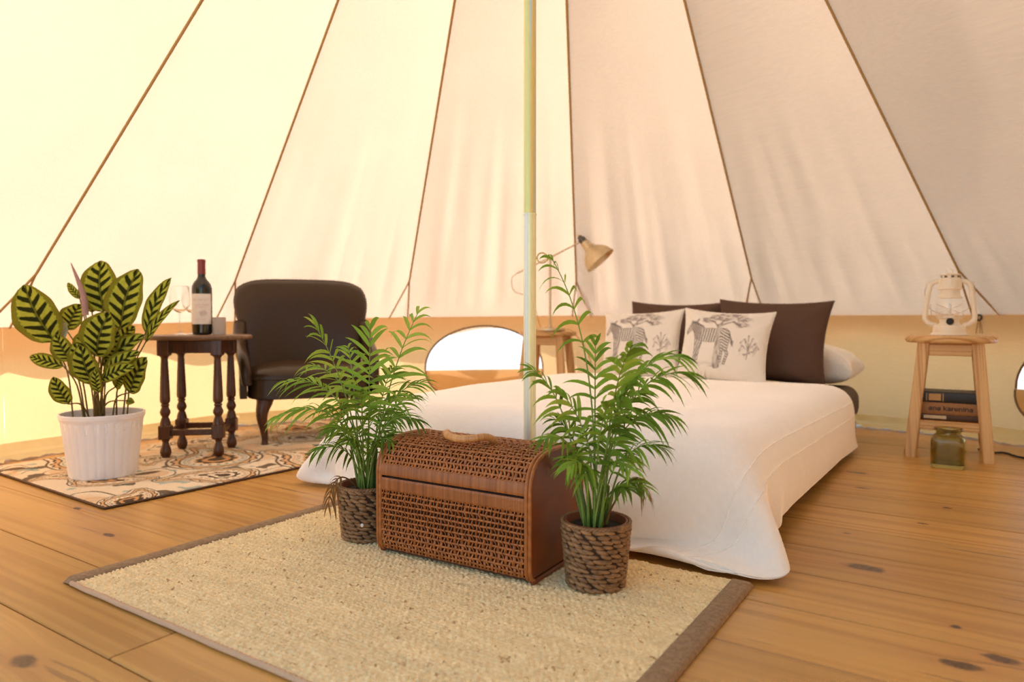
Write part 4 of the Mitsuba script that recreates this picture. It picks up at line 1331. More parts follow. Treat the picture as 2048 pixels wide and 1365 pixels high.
# ------------------------------------------------------------------ calathea
cal = thing('calathea_plant', 'calathea with large patterned leaves in a ribbed white pot on the paisley rug', 'potted plant')
KC = np.array([-1.4385, 2.45, 0.0105])
pr_, fl2 = [], 24
a = np.linspace(0, 2 * np.pi, 24 * 8 + 1)[:-1]
flute = 1 - 0.022 * np.abs(np.cos(a * 13)) ** 8
ringsz = [(0.094, 0.0), (0.1035, 0.001), (0.106, 0.006), (0.1275, 0.190), (0.1295, 0.199), (0.1325, 0.203), (0.1335, 0.208), (0.1340, 0.218), (0.1315, 0.221), (0.128, 0.219), (0.126, 0.19), (0.122, 0.16)]
rows = [np.c_[r * np.cos(a) * (flute if 1 < i < 4 else 1), r * np.sin(a) * (flute if 1 < i < 4 else 1), 0 * a + z] for i, (r, z) in enumerate(ringsz)]
part(cal, 'pot', (np.vstack(rows) + KC, grid_faces(len(rows), len(a), close_m=True, flip=True)), 'white_plastic', smooth=35, label='white ribbed plastic pot')
part(cal, 'soil', move(lathe([(0.125, 0.188), (0.06, 0.194), (0.001, 0.196)], 36), KC), 'soil', smooth=True)
LEAVES = [(-1.652, 2.52, 0.474, -1.727, 2.48, 0.67, 0.132), (-1.496, 2.56, 0.582, -1.527, 2.6, 0.769, 0.118), (-1.404, 2.5, 0.521, -1.355, 2.53, 0.731, 0.118), (-1.445, 2.42, 0.429, -1.388, 2.4, 0.575, 0.121),
          (-1.642, 2.58, 0.518, -1.606, 2.6, 0.61, 0.082), (-1.309, 2.5, 0.507, -1.222, 2.5, 0.697, 0.054), (-1.299, 2.48, 0.475, -1.174, 2.46, 0.618, 0.03), (-1.344, 2.45, 0.299, -1.272, 2.42, 0.42, 0.079),
          (-1.432, 2.38, 0.335, -1.444, 2.34, 0.463, 0.086), (-1.592, 2.48, 0.39, -1.708, 2.48, 0.424, 0.043), (-1.631, 2.53, 0.482, -1.637, 2.55, 0.549, 0.048), (-1.562, 2.47, 0.408, -1.596, 2.45, 0.499, 0.064),
          (-1.443, 2.46, 0.395, -1.29, 2.44, 0.499, 0.064), (-1.409, 2.41, 0.364, -1.287, 2.4, 0.443, 0.057), (-1.457, 2.55, 0.454, -1.391, 2.57, 0.529, 0.075), (-1.401, 2.38, 0.352, -1.28, 2.36, 0.398, 0.05),
          (-1.534, 2.52, 0.571, -1.581, 2.52, 0.752, 0.016), (-1.578, 2.56, 0.631, -1.62, 2.56, 0.688, 0.024), (-1.547, 2.58, 0.582, -1.548, 2.6, 0.68, 0.061), (-1.354, 2.45, 0.271, -1.322, 2.44, 0.266, 0.023),
          (-1.475, 2.44, 0.36, -1.50, 2.40, 0.47, 0.075), (-1.43, 2.45, 0.42, -1.37, 2.43, 0.51, 0.075), (-1.50, 2.36, 0.27, -1.53, 2.33, 0.36, 0.055), (-1.38, 2.47, 0.34, -1.33, 2.46, 0.44, 0.06),
          (-1.406, 2.37, 0.306, -1.399, 2.35, 0.387, 0.039), (-1.382, 2.43, 0.32, -1.339, 2.41, 0.367, 0.046), (-1.423, 2.48, 0.368, -1.416, 2.5, 0.448, 0.061), (-1.548, 2.54, 0.418, -1.556, 2.55, 0.518, 0.071)]
crng = np.random.default_rng(8)
for i, (bx, by, bz, tx, ty, tz, w) in enumerate(LEAVES):
    B, Tp = np.array([bx, by, bz]) * 0.98 + [0, 0, 0.0112], np.array([tx, ty, tz]) * 0.98 + [0, 0, 0.0112]
    bx, by = B[:2]
    Tp = Tp + (Tp - B) * 0.04
    L = np.linalg.norm(Tp - B)
    ax = (Tp - B) / L
    view = np.array([0, -1.0, 0.35])
    sd = np.cross(ax, view)
    sd /= np.linalg.norm(sd)
    nrm = np.cross(sd, ax)
    n, m = 22, 15
    t = np.linspace(0, 1, n)[:, None]
    s = np.linspace(-1, 1, m)[None]
    half = w * 1.16 / 2 * np.clip(np.sin(np.pi * np.clip(t, 0, 1) ** 0.86), 0, 1) ** 0.60
    half = np.maximum(half, 0.0008)
    arch = 0.12 * L * np.sin(np.pi * t * 0.9)
    ripple = 0.030 * w * np.sin(t * 17 + i) * np.abs(s) ** 2
    off = arch - 0.10 * w * (1 - np.abs(s)) + ripple - 0.06 * L * t ** 3
    P_ = B + ax * (L * t)[..., None] + sd * (half * s)[..., None] + nrm * off[..., None]
    uv = np.stack(np.broadcast_arrays((s + 1) / 2, t), -1).reshape(-1, 2)
    mat = 'calathea_underside' if i == 10 else 'calathea_leaf'
    foot = KC + np.array([0.38 * (bx - KC[0]) + crng.normal(0, 0.014), 0.3 * (by - KC[1]) + crng.normal(0, 0.016), 0.188])
    mid = foot * 0.5 + B * 0.5 + np.array([-(B - foot)[0] * 0.18, 0, 0.03])
    stalk = tube(smooth_curve([foot, mid, B, B + ax * L * 0.06 + nrm * 0.003], 16), np.linspace(0.0030, 0.0018, 16), 6)
    lk = free(cal + '__leaf')
    if i == 16:
        path = smooth_curve([B, B * 0.6 + Tp * 0.4 + [0.012, 0, 0], Tp], 18)
        put(lk, tube(path, 0.0105 * np.sin(np.pi * np.linspace(0.35, 0.99, 18)) ** 0.8 + 0.0006, 8), 'calathea_spear', smooth=True, label='tall rolled pinkish new leaf')
    else:
        put(lk, (P_.reshape(-1, 3), grid_faces(n, m)), mat, smooth=True, uv=uv, label='pale underside of a turned leaf' if i == 10 else None)
    part(cal, lk[len(cal) + 2:] + '__stalk', stalk, 'calathea_stalk', smooth=True)

# ------------------------------------------------------------------ side table
tb = thing('side_table', 'dark turned-leg wooden side table with an oval top, between the calathea and the armchair', 'table')
TC = np.array([-1.279, 2.854, 0.0105])
TR = math.radians(7)


def tab(m, loc=(0, 0, 0)):
    v, f = vf(m)
    return (v + np.asarray(loc, float)) @ rotz(TR).T + TC, f


a = np.linspace(0, 2 * np.pi, 57)[:-1]
oval = np.c_[0.208 * np.sign(np.cos(a)) * np.abs(np.cos(a)) ** 0.86, 0.155 * np.sign(np.sin(a)) * np.abs(np.sin(a)) ** 0.86]
part(tb, 'top', tab(rounded_slab(oval, 0.463, 0.482, 0.009)), 'worn_wood', smooth=40, label='worn brown oval top with a rounded edge')
for (sx, sy, lx, ly, cx, cy) in ((1, 0, 0.165, 0.016, 0, -0.094), (1, 0, 0.165, 0.016, 0, 0.094), (0, 1, 0.016, 0.155, -0.1, 0), (0, 1, 0.016, 0.155, 0.1, 0)):
    part(tb, 'apron', tab(box((lx, ly, 0.050), (cx, cy, 0.437), 0.003)), 'dark_wood', smooth=False)
    part(tb, 'stretcher', tab(box((lx, ly + (0 if ly > 0.1 else 0.004), 0.024), (cx, cy, 0.098), 0.004)), 'dark_wood', smooth=False)
turn = [(0.001, 0.406), (0.014, 0.405), (0.0185, 0.401), (0.0145, 0.396), (0.0125, 0.390), (0.0135, 0.375), (0.0150, 0.340), (0.0172, 0.290), (0.0188, 0.245), (0.0192, 0.226), (0.0175, 0.218), (0.0125, 0.213), (0.0165, 0.207),
        (0.0125, 0.200), (0.0150, 0.194), (0.0195, 0.183), (0.0195, 0.176), (0.0150, 0.166), (0.0115, 0.160), (0.0150, 0.154), (0.0190, 0.140), (0.0205, 0.128), (0.001, 0.126)]
foot = [(0.001, 0.074), (0.0170, 0.073), (0.0135, 0.066), (0.0110, 0.060), (0.0130, 0.052), (0.0185, 0.036), (0.0210, 0.022), (0.0185, 0.009), (0.0125, 0.0005), (0.001, 0.0)]
for x, y in ((-0.1, -0.094), (0.1, -0.094), (-0.1, 0.094), (0.1, 0.094)):
    lg = join([box((0.043, 0.043, 0.062), (0, 0, 0.433), 0.003), lathe(turn, 24), box((0.044, 0.044, 0.056), (0, 0, 0.100), 0.004), lathe(foot, 24)])
    part(tb, 'leg', tab(lg, (x, y, 0)), 'dark_wood', smooth=30)
TZ = TC[2] + 0.482

bt = thing('wine_bottle', 'dark red wine bottle with a cream label on the side table', 'bottle')
BC = np.array([-1.257, 2.842, TZ])
bp = [(0.001, 0.006), (0.028, 0.001), (0.0355, 0.003), (0.0375, 0.010), (0.0380, 0.060), (0.0382, 0.185), (0.0365, 0.199), (0.0300, 0.213), (0.0205, 0.224), (0.0155, 0.234), (0.0148, 0.240), (0.0140, 0.294), (0.0152, 0.295), (0.0152, 0.302), (0.0125, 0.304), (0.001, 0.304)]
part(bt, 'glass', move(lathe(bp, 40), BC), 'bottle_glass', smooth=45)
part(bt, 'capsule', move(lathe([(0.0158, 0.246), (0.0149, 0.293), (0.0163, 0.295), (0.0163, 0.303), (0.0135, 0.306), (0.001, 0.306)], 32), BC), 'foil', smooth=45, label='dark red foil capsule')
aa = np.linspace(math.radians(-158), math.radians(-20), 30) + math.radians(14)
v = np.stack([np.stack([0.0386 * np.cos(aa), 0.0386 * np.sin(aa), 0 * aa + z], -1) for z in (0.044, 0.166)]).reshape(-1, 3)
part(bt, 'label', (v + BC, grid_faces(2, 30, flip=True)), 'paper_label', smooth=True, uv=np.c_[np.tile(np.linspace(0, 1, 30), 2), np.repeat([0, 1], 30)], label='cream paper label')

GP = [(0.001, 0.0), (0.033, 0.0005), (0.0335, 0.002), (0.020, 0.004), (0.0055, 0.008), (0.0036, 0.016), (0.0034, 0.082), (0.0050, 0.089), (0.0160, 0.094), (0.0290, 0.106), (0.0375, 0.122), (0.0395, 0.140), (0.0370, 0.165), (0.0325, 0.196),
      (0.0318, 0.197), (0.0312, 0.196), (0.0357, 0.165), (0.0382, 0.140), (0.0362, 0.123), (0.0280, 0.1075), (0.0150, 0.0957), (0.001, 0.0935)]
for gx, gy, lab in ((-1.335, 2.818, 'clear wine glass on the side table, nearer the calathea'), (-1.325, 2.903, 'clear wine glass on the side table, close behind the wine bottle')):
    g = thing('wine_glass', lab, 'wine glass', 'wine glasses on the side table')
    put(g, move(lathe(GP, 36), (gx, gy, TZ + 0.0003)), 'clear_glass', smooth=40)

tm = thing('tumbler', 'small greyish beige tumbler beside the wine bottle', 'cup')
put(tm, move(lathe([(0.001, 0.0), (0.0235, 0.0), (0.0255, 0.003), (0.0262, 0.070), (0.0250, 0.072), (0.0238, 0.070), (0.0232, 0.008), (0.001, 0.006)], 36), (-1.191, 2.847, TZ)), 'ceramic', smooth=40)

# ------------------------------------------------------------------ armchair
ac = thing('armchair', 'low dark brown leather armchair with curved wooden legs beside the side table', 'armchair')
AC = np.array([-0.982, 3.335, 0.0])
AR = math.radians(22)


def arm(m):
    v, f = vf(m)
    return v @ rotz(AR).T + AC, f


n, m = 41, 37
A_, B_ = np.meshgrid(np.sin(np.linspace(-1, 1, n) * np.pi / 2), np.linspace(0, 1, m), indexing='ij')
Bz = B_ ** 0.9
hw = 0.255 + 0.058 * smooth_curve([(0, 0, 0), (0.15, 0, 0), (0.55, 0, 0), (1.0, 0, 0), (0.97, 0, 0)], m)[:, 0][None] * 1.0
cornr = np.clip((Bz - 0.80) / 0.20, 0, 1)
hw = hw * (1 - 0.115 * (1 - np.sqrt(np.clip(1 - cornr ** 2, 0, 1))))
x = hw * A_
z = 0.235 + 0.512 * Bz + 0.004 * (1 - A_ ** 2) * Bz ** 4 - 0.024 * np.abs(A_) ** 6 * Bz ** 3
yc = 0.115 + 0.085 * Bz ** 1.2 - 0.120 * np.abs(A_) ** 2.4 * (1 - 0.97 * Bz)
edge_ = np.sqrt(np.clip((1 - A_ ** 4) * (1 - Bz ** 14), 0, 1))
yf = yc - 0.048 * edge_ - 0.016 * np.cos(A_ * 1.5) * np.sin(np.pi * np.clip(Bz * 1.1, 0, 1))
yb = yc + 0.040 * edge_ + 0.004
v = np.vstack([np.stack([x, yf, z], -1).reshape(-1, 3), np.stack([x, yb, z], -1).reshape(-1, 3)])
f = grid_faces(n, m)
part(ac, 'backrest', arm((v, np.vstack([f, f[:, ::-1] + n * m]))), 'leather', smooth=True)
ed = np.stack([x, (yf + yb) / 2, z], -1)
edge = np.vstack([ed[0], ed[1:-1, -1], ed[-1, ::-1]])
part(ac, 'backrest__piping', arm(tube(edge, 0.0045, 6)), 'leather_piping', smooth=True)
# seat: domed cushion over an upholstered rail
a = np.linspace(0, 2 * np.pi, 73)[:-1]
seat_o = np.c_[0.268 * np.sign(np.cos(a)) * np.abs(np.cos(a)) ** 0.42, -0.075 + 0.225 * np.sign(np.sin(a)) * np.abs(np.sin(a)) ** 0.42]
rg = []
for rr, zz in ((1.0, 0.292), (1.012, 0.302), (1.0, 0.314), (0.95, 0.328), (0.84, 0.343), (0.65, 0.356), (0.40, 0.363), (0.15, 0.366), (0.002, 0.366)):
    rg.append(np.c_[(seat_o - [0, -0.075]) * rr + [0, -0.075], np.full(len(a), zz)])
part(ac, 'seat', arm((np.vstack(rg), grid_faces(len(rg), len(a), close_m=True, flip=True))), 'leather', smooth=True)
rail = np.c_[seat_o[:, 0] * 0.985, (seat_o[:, 1] + 0.075) * 0.985 - 0.075]
part(ac, 'seat_rail', arm(rounded_slab(rail, 0.208, 0.299, 0.008)), 'leather', smooth=40)
pth = np.c_[seat_o * 1.0, np.full(len(a), 0.297)]
pth2 = np.c_[rail * 1.0, np.full(len(a), 0.214)]
part(ac, 'seat__piping', arm(tube(pth, 0.0045, 6, closed=True)), 'leather_piping', smooth=True)
part(ac, 'seat_rail__piping', arm(tube(pth2, 0.0040, 6, closed=True)), 'leather_piping', smooth=True)
for s in (-1, 1):
    p_ = smooth_curve([(s * 0.290, 0.105, 0.53), (s * 0.294, 0.050, 0.475), (s * 0.294, -0.03, 0.425), (s * 0.288, -0.13, 0.400), (s * 0.282, -0.205, 0.375), (s * 0.276, -0.243, 0.330), (s * 0.270, -0.247, 0.270)], 34)
    part(ac, 'armrest', arm(tube(p_, np.linspace(0.030, 0.024, 34), 14, ry=np.linspace(0.034, 0.026, 34))), 'leather', smooth=True)
    up_ = p_[:, 1:]
    poly = sg.Polygon(np.vstack([up_, [(-0.245, 0.212), (0.115, 0.212)]])).buffer(0)
    vv, ff = extrude(poly, 0.030)
    part(ac, 'side_panel', arm((np.stack([vv[:, 2] + (s * 0.285 - 0.015), vv[:, 0], vv[:, 1]], -1), ff)), 'leather', smooth=30)


def cabriole(sx, y0, front):
    zs = np.linspace(0.21, 0.0, 24)
    q = np.linspace(0, 1, 24)
    d = -1 if front else 1
    off = 0.030 * np.sin(q * np.pi * 0.9) * (1 - q) * 1.6 - 0.020 * q * 0 + (0.018 * q ** 3)
    px_ = np.c_[np.full(24, 0.0) + sx * (off if front else off * 0.4), d * off * (1 if front else 2.2), zs]
    r = np.interp(q, [0, 0.12, 0.35, 0.7, 0.92, 1], [0.030, 0.033, 0.025, 0.016, 0.013, 0.015])
    return move(tube(px_, r, 10), (0, y0, 0))


for s in (-1, 1):
    for front, y0 in ((True, -0.235), (False, 0.085)):
        v, f = cabriole(s, y0, front)
        part(ac, 'leg', arm((v + [s * 0.185, 0, 0.0105 if front else 0.0105], f)), 'leg_wood', smooth=40, label='curved dark wooden leg')

# ------------------------------------------------------------------ stools


def legbox(p0, p1, sx, sy):
    """A square post from p0 (top) to p1 (foot), cut level at both ends; uv follows its grain."""
    p0, p1 = np.asarray(p0, float), np.asarray(p1, float)
    c = 0.004
    o = np.array([(-sx / 2 + c, -sy / 2), (sx / 2 - c, -sy / 2), (sx / 2, -sy / 2 + c), (sx / 2, sy / 2 - c), (sx / 2 - c, sy / 2), (-sx / 2 + c, sy / 2), (-sx / 2, sy / 2 - c), (-sx / 2, -sy / 2 + c)])
    v = np.vstack([np.c_[o, 0 * o[:, :1]] + p for p in (p0, p1)])
    j = np.arange(8)
    f = np.vstack([np.c_[j, 8 + j, 8 + (j + 1) % 8], np.c_[j, 8 + (j + 1) % 8, (j + 1) % 8], [[0, i, i + 1] for i in range(1, 7)], [[8, 8 + i + 1, 8 + i] for i in range(1, 7)]])
    return v, f


def flat_uv(m, along_, across, off=0.0):
    """Unshares the corners so each face carries its own grain coordinates."""
    v, f = m
    vv = v[f].reshape(-1, 3)
    return (vv, np.arange(len(vv)).reshape(-1, 3)), np.c_[vv @ np.asarray(across, float) + off, vv @ np.asarray(along_, float)]


def stool(label, loc, rz):
    k = thing('wooden_stool', label, 'stool', 'round topped pine stools')
    R = rotz(rz)
    tr = lambda m: (m[0] @ R.T + loc, m[1])  # noqa: E731
    a = np.linspace(0, 2 * np.pi, 49)[:-1]
    m = rounded_slab(np.c_[0.163 * np.cos(a), 0.163 * np.sin(a)], 0.461, 0.489, 0.012)
    uv = np.c_[m[0][:, 1] * 0.35 + m[0][:, 2] * 0.5, m[0][:, 0] * 0.6 + 0.05 * np.abs(m[0][:, 1])]
    part(k, 'seat', tr(m), 'pine', smooth=True, uv=uv, label='round pine seat with a rounded edge')
    for i, (sx, sy) in enumerate(((-1, -1), (1, -1), (-1, 1), (1, 1))):
        m, uv = flat_uv(legbox((sx * 0.092, sy * 0.088, 0.463), (sx * 0.133, sy * 0.128, 0.0), 0.042, 0.032), (-sx * 0.09, 0, 1), (1, 0.8, 0), i * 0.13)
        part(k, 'leg', tr(m), 'pine', smooth=False, uv=uv)
    for z, h, w, name in ((0.434, 0.048, 0.092, 'apron'), (0.131, 0.036, 0.121, 'rail')):
        ww = w * 2 - 0.036
        for sy in (-1, 1):
            m, uv = flat_uv(box((ww, 0.018, h), (0, sy * (w - 0.004), z), 0.002), (1, 0, 0), (0, 0.6, 1), z)
            part(k, name, tr(m), 'pine', smooth=False, uv=uv)
        for sx in (-1, 1):
            m, uv = flat_uv(box((0.018, ww, h - 0.004), (sx * w, 0, z), 0.002), (0, 1, 0), (0.6, 0, 1), z + 0.3)
            part(k, name, tr(m), 'pine', smooth=False, uv=uv)
    return k


S1 = np.array([1.795, 2.865, 0.0])
SR = math.radians(-32)
stool('pine stool holding a white lantern and books, right of the bed', S1, SR)
S2 = np.array([0.203, 3.985, 0.0])
stool('pine stool carrying the desk lamp, half hidden behind the tent pole', S2, math.radians(-20))


def on_stool(m):
    v, f = vf(m)
    return v @ rotz(SR).T + S1, f


def book(name, label, z, h, length, depth, mat, rot=0.0, dx=0.0):
    """A book lying flat with its spine to the front: boards, rounded spine and paper block."""
    k = thing(name, label, 'book', 'books stacked on the stool rails')
    Rb = rotz(rot)
    t = 0.0022
    y0 = -0.088
    tr = lambda m: on_stool((vf(m)[0] @ Rb.T + [dx, 0, z], vf(m)[1]))  # noqa: E731
    part(k, 'cover', tr(join([box((length, depth, t), (0, y0 + depth / 2, t / 2), 0.0006), box((length, depth, t), (0, y0 + depth / 2, h - t / 2), 0.0006)])), mat, smooth=False)
    a = np.linspace(-np.pi / 2, np.pi / 2, 9)
    prof = np.c_[y0 + 0.001 - 0.004 * np.cos(a), h / 2 + (h / 2) * np.sin(a)]
    v = np.vstack([np.c_[np.full(9, x), prof] for x in (-length / 2, length / 2)])
    part(k, 'spine', tr((v, grid_faces(2, 9, flip=True))), mat, smooth=True)
    part(k, 'pages', tr(box((length - 0.006, depth - 0.006, h - 2 * t), (0, y0 + depth / 2, h / 2), 0.0005)), 'book_paper', smooth=False)
    return k, tr, y0


def patch(tr, x0, x1, y0, z0, z1, mat, root, name, label):
    part(root, name, tr(box((x1 - x0, 0.0008, z1 - z0), ((x0 + x1) / 2, y0 - 0.0034, (z0 + z1) / 2), 0.0002)), mat, smooth=False, label=label)


RZ_ = 0.149
k, tr, y0 = book('book', 'thin dark brown book with a pale spine panel, lowest on the stool rails', RZ_ + 0.0005, 0.024, 0.234, 0.15, 'book_dark', 0.01, 0.002)
patch(tr, -0.090, -0.012, y0, 0.006, 0.019, 'book_paper', k, 'spine_label', 'pale panel on the spine')
k, tr, y0 = book('book', 'brown book lettered ana karenina on its spine, middle of the three on the stool rails', RZ_ + 0.0245, 0.047, 0.236, 0.15, 'book_brown', 0.0, 0.0)
tmesh = meshkit.text_mesh('ana karenina', 0.0165, 0.0010, bold=True)
tv = np.asarray(tmesh.vertices)
wd = tv[:, 0].max() - tv[:, 0].min()
tv = np.c_[(tv[:, 0] - tv[:, 0].min()) * (0.150 / wd) - 0.070, np.full(len(tv), y0 - 0.0030) - tv[:, 2], tv[:, 1] + 0.0165]
part(k, 'lettering', tr((tv, np.asarray(tmesh.faces))), 'ink', smooth=False, label='black lettering ana karenina')
k, tr, y0 = book('book', 'black book with a gilt spine label, topmost of the three on the stool rails', RZ_ + 0.0720, 0.043, 0.228, 0.14, 'book_black', -0.015, 0.003)
patch(tr, -0.072, -0.030, y0, 0.008, 0.035, 'book_gilt', k, 'spine_label', 'gilt label on the spine')
for x in (-0.081, -0.024):
    patch(tr, x, x + 0.003, y0, 0.006, 0.037, 'book_gilt', k, 'spine_band', 'gilt band')

# ------------------------------------------------------------------ lantern
ln_ = thing('lantern', 'cream white hurricane lantern standing on the pine stool', 'lantern')
LO = S1 + [-0.006, 0.0, 0.4895]
lz = lambda m: move(m, LO, rotz(math.radians(-30)))  # noqa: E731
part(ln_, 'tank', lz(lathe([(0.001, 0.0), (0.066, 0.0), (0.0675, 0.003), (0.064, 0.009), (0.0585, 0.013), (0.058, 0.034), (0.054, 0.041), (0.040, 0.046), (0.034, 0.054), (0.001, 0.055)], 44)), 'enamel', smooth=40)
for s in (-1, 1):
    p_ = smooth_curve([(s * 0.045, 0, 0.042), (s * 0.066, 0, 0.047), (s * 0.083, 0, 0.062), (s * 0.0865, 0, 0.082), (s * 0.0795, 0, 0.145), (s * 0.072, 0, 0.195), (s * 0.064, 0, 0.213), (s * 0.048, 0, 0.221), (s * 0.034, 0, 0.222)], 40)
    part(ln_, 'side_tube', lz(tube(p_, 0.0098, 12, ry=0.0085, up=(0, 1, 0))), 'enamel', smooth=True)
    th = np.linspace(0, 2 * np.pi, 15)[:-1]
    ear = np.c_[s * 0.0795 + 0.0065 * np.cos(th), 0 * th, 0.212 + 0.0085 * np.sin(th)]
    part(ln_, 'ear', lz(tube(ear, 0.0016, 6, closed=True, up=(0, 1, 0))), 'enamel', smooth=True)
part(ln_, 'burner', lz(lathe([(0.034, 0.050), (0.036, 0.066), (0.042, 0.068), (0.046, 0.071), (0.046, 0.073), (0.020, 0.075), (0.016, 0.082), (0.001, 0.083)], 36)), 'enamel', smooth=40)
part(ln_, 'globe', lz(lathe([(0.038, 0.074), (0.0445, 0.082), (0.0490, 0.100), (0.0495, 0.120), (0.0470, 0.140), (0.0430, 0.154)], 40)), 'thin_glass', smooth=True, label='clear glass globe')
part(ln_, 'lamp_stem', lz(lathe([(0.001, 0.082), (0.006, 0.083), (0.006, 0.105), (0.0045, 0.110), (0.0065, 0.118), (0.0035, 0.130), (0.001, 0.131)], 16)), 'bulb_white', smooth=40)
part(ln_, 'collar', lz(lathe([(0.046, 0.152), (0.0455, 0.156), (0.0375, 0.163), (0.0355, 0.170), (0.0355, 0.188), (0.0345, 0.190)], 40)), 'enamel', smooth=35)
part(ln_, 'hood', lz(lathe([(0.0345, 0.186), (0.0455, 0.189), (0.0455, 0.192), (0.0415, 0.195), (0.0405, 0.222), (0.0380, 0.231), (0.0330, 0.234), (0.0320, 0.236)], 40)), 'enamel', smooth=35)
part(ln_, 'chimney', lz(lathe([(0.0315, 0.233), (0.0315, 0.247), (0.001, 0.247)], 32)), 'enamel', smooth=35)
for aa_ in np.linspace(0, 2 * np.pi, 9)[:-1] + 0.25:
    c_ = np.array([0.0318 * math.cos(aa_), 0.0318 * math.sin(aa_), 0.240])
    part(ln_, 'chimney__vent', lz(move(box((0.0012, 0.011, 0.0065), (0, 0, 0), 0.0004), c_, rotz(aa_))), 'ink', smooth=False, label='dark vent hole')
part(ln_, 'cap', lz(lathe([(0.0375, 0.2465), (0.0385, 0.248), (0.030, 0.252), (0.012, 0.2545), (0.001, 0.2545)], 36)), 'enamel', smooth=40)
hk = smooth_curve([(-0.018, 0, 0.270), (-0.012, 0, 0.262), (-0.006, 0, 0.2535), (0.004, 0, 0.2545), (0.011, 0, 0.262), (0.006, 0, 0.269), (-0.002, 0, 0.271)], 24)
part(ln_, 'hook', lz(tube(hk, 0.0015, 6)), 'enamel', smooth=True)
kn = lathe([(0.001, 0), (0.0125, 0), (0.0135, 0.003), (0.0135, 0.012), (0.011, 0.015), (0.001, 0.016)], 24)
part(ln_, 'knob', lz(move(kn, (0.001, -0.036, 0.058), rotx(math.pi / 2))), 'ink', smooth=35, label='black burner knob')
for s in (-1, 1):
    for b in (-1, 1):
        w = []
        for q in np.linspace(-1, 1, 13):
            an = math.radians(-90 * b) + q * math.radians(62)
            zz = 0.108 + s * 0.022 * q
            w.append([0.0525 * math.cos(an), 0.0525 * math.sin(an), zz])
        part(ln_, 'guard_wire', lz(tube(np.array(w), 0.0013, 5)), 'enamel', smooth=True)
th = np.linspace(0, 2 * np.pi, 33)[:-1]
part(ln_, 'guard_wire', lz(tube(np.c_[0.050 * np.cos(th), 0.050 * np.sin(th), 0 * th + 0.078], 0.0014, 5, closed=True)), 'enamel', smooth=True)
bail = smooth_curve([(-0.081, 0.004, 0.208), (-0.088, 0.03, 0.180), (-0.075, 0.062, 0.120), (-0.03, 0.078, 0.090), (0.03, 0.078, 0.090), (0.075, 0.062, 0.120), (0.088, 0.03, 0.180), (0.081, 0.004, 0.208)], 40)
part(ln_, 'handle', lz(tube(bail, 0.0013, 6)), 'wire', smooth=True, label='wire carrying handle hanging down behind')
part(ln_, 'lift_lever', lz(tube(smooth_curve([(-0.068, -0.008, 0.128), (-0.066, -0.012, 0.112), (-0.063, -0.012, 0.085), (-0.050, -0.020, 0.074)], 14), 0.0016, 6)), 'wire', smooth=True)

# ------------------------------------------------------------------ glass jar
jar = thing('glass_jar', 'square olive green glass jar standing on the boards in front of the pine stool', 'jar')
JC = np.array([1.650, 2.634, 0.0])


def squircle(r, e, n=64):
    a = np.linspace(0, 2 * np.pi, n + 1)[:-1]
    return np.c_[r * np.sign(np.cos(a)) * np.abs(np.cos(a)) ** e, r * np.sign(np.sin(a)) * np.abs(np.sin(a)) ** e]


prof = [(0.001, 0.0008, 0.4), (0.050, 0.0, 0.30), (0.055, 0.002, 0.30), (0.0570, 0.007, 0.30), (0.0575, 0.060, 0.30), (0.0570, 0.098, 0.32), (0.0540, 0.110, 0.38), (0.0480, 0.1165, 0.60), (0.0425, 0.1200, 0.90), (0.0405, 0.1240, 1.0), (0.0405, 0.1330, 1.0),
        (0.0440, 0.1355, 1.0), (0.0475, 0.1385, 1.0), (0.0480, 0.1420, 1.0), (0.0460, 0.1450, 1.0), (0.0420, 0.1455, 1.0), (0.0385, 0.1430, 1.0), (0.0370, 0.1330, 1.0), (0.0370, 0.1240, 1.0), (0.0400, 0.1190, 0.90), (0.0455, 0.1140, 0.60), (0.0505, 0.1070, 0.40), (0.0530, 0.098, 0.34), (0.0535, 0.060, 0.34), (0.0525, 0.018, 0.34), (0.047, 0.0125, 0.36), (0.001, 0.0115, 0.4)]
v = np.vstack([np.c_[squircle(r, e), np.full(64, z)] for r, z, e in prof])
put(jar, move((v, grid_faces(len(prof), 64, close_m=True, flip=True)), JC, rotz(math.radians(-32))), 'jar_glass', smooth=40)

# ------------------------------------------------------------------ desk lamp
dl = thing('desk_lamp', 'nickel desk lamp with a bell shade on the pine stool behind the tent pole', 'lamp')
DO = np.array([0.212, 3.90, 0.4895])
part(dl, 'base', move(lathe([(0.001, 0), (0.082, 0), (0.085, 0.003), (0.085, 0.011), (0.081, 0.016), (0.012, 0.020), (0.010, 0.030), (0.001, 0.031)], 48), DO), 'nickel', smooth=40)
part(dl, 'post', move(lathe([(0.001, 0.02), (0.0065, 0.02), (0.0065, 0.402), (0.001, 0.402)], 16), DO), 'nickel', smooth=40)
jn = DO + [0, 0, 0.408]
part(dl, 'joint', move(lathe([(0.001, -0.020), (0.012, -0.020), (0.014, -0.016), (0.014, 0.016), (0.012, 0.020), (0.001, 0.020)], 24), jn, rotx(math.pi / 2)), 'brass', smooth=40, label='brass coloured joint')
e0, e1_ = jn + np.array([-0.185, 0.04, -0.085]), jn + np.array([0.160, -0.085, 0.078])
part(dl, 'arm', tube(np.array([e0, jn * 0.5 + e0 * 0.5, jn, e1_]), 0.0042, 10), 'nickel', smooth=True)
axs = np.array([0.118, -0.035, -0.140])
axs = axs / np.linalg.norm(axs)
zax = axs
xax = np.cross(zax, [0, 1.0, 0])
xax /= np.linalg.norm(xax)
RS = np.stack([xax, np.cross(zax, xax), zax], 1)
so = e1_ + np.array([0.006, -0.002, 0.012])
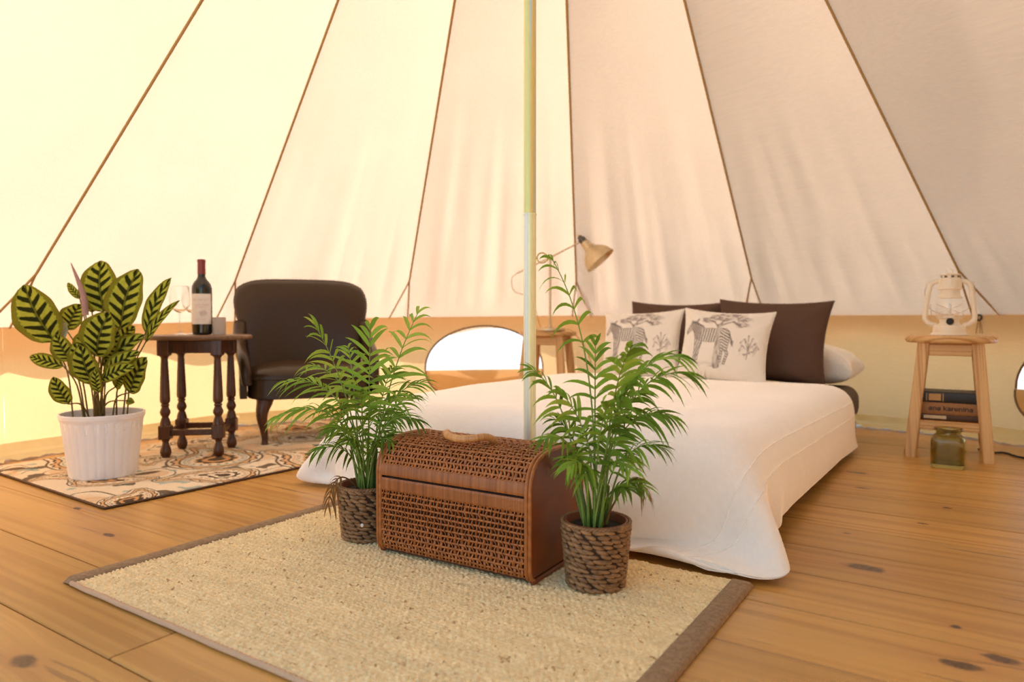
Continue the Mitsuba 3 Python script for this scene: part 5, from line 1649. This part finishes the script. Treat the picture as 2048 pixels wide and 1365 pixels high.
part(dl, 'shade', move(lathe([(0.020, 0.018), (0.024, 0.022), (0.026, 0.050), (0.034, 0.070), (0.058, 0.092), (0.078, 0.120), (0.090, 0.158), (0.088, 0.158), (0.076, 0.121), (0.056, 0.094), (0.032, 0.073), (0.0235, 0.050), (0.020, 0.022)], 44), so, RS), 'nickel', smooth=45, label='bell shaped metal shade')
part(dl, 'shade__socket', move(lathe([(0.001, -0.022), (0.012, -0.022), (0.014, -0.018), (0.014, -0.008), (0.021, -0.006), (0.021, 0.020), (0.001, 0.020)], 28), so, RS), 'steel_dark', smooth=40, label='dark socket at the top of the shade')
part(dl, 'shade__switch', move(lathe([(0.001, -0.034), (0.006, -0.034), (0.007, -0.024), (0.001, -0.022)], 16), so, RS), 'brass', smooth=40)
blb = move(lathe([(0.001, 0.125), (0.018, 0.118), (0.026, 0.100), (0.022, 0.080), (0.012, 0.060), (0.012, 0.030), (0.001, 0.03)], 24), so, RS)
part(dl, 'bulb', blb, 'bulb_white', smooth=True)
cable = smooth_curve([e0, e0 + [-0.028, 0, -0.03], e0 + [-0.014, 0.01, -0.10], DO + [-0.105, 0.05, 0.18], DO + [-0.06, 0.07, 0.05], DO + [-0.05, 0.060, 0.022]], 40)
part(dl, 'cable', tube(cable, 0.0022, 6), 'strap', smooth=True)
cable = smooth_curve([DO + [0.06, -0.055, 0.010], DO + [0.105, -0.09, 0.006], DO + [0.142, -0.115, -0.03], DO + [0.190, -0.13, -0.10], DO + [0.215, -0.13, -0.17]], 30)
part(dl, 'cable', tube(cable, 0.0022, 6), 'strap', smooth=True)

# ------------------------------------------------------------------ cable on the boards by the right wall
cb = thing('power_cable', 'thin dark cable lying on the boards at the right wall beyond the stool', 'cable')
pts = [W(u, v, 0.0045) for u, v in ((0.02, 3.56), (0.06, 3.50), (0.11, 3.52), (0.15, 3.45), (0.20, 3.40), (0.24, 3.30), (0.30, 3.22))]
put(cb, tube(smooth_curve(pts, 40), 0.0042, 8), 'rubber', smooth=True)
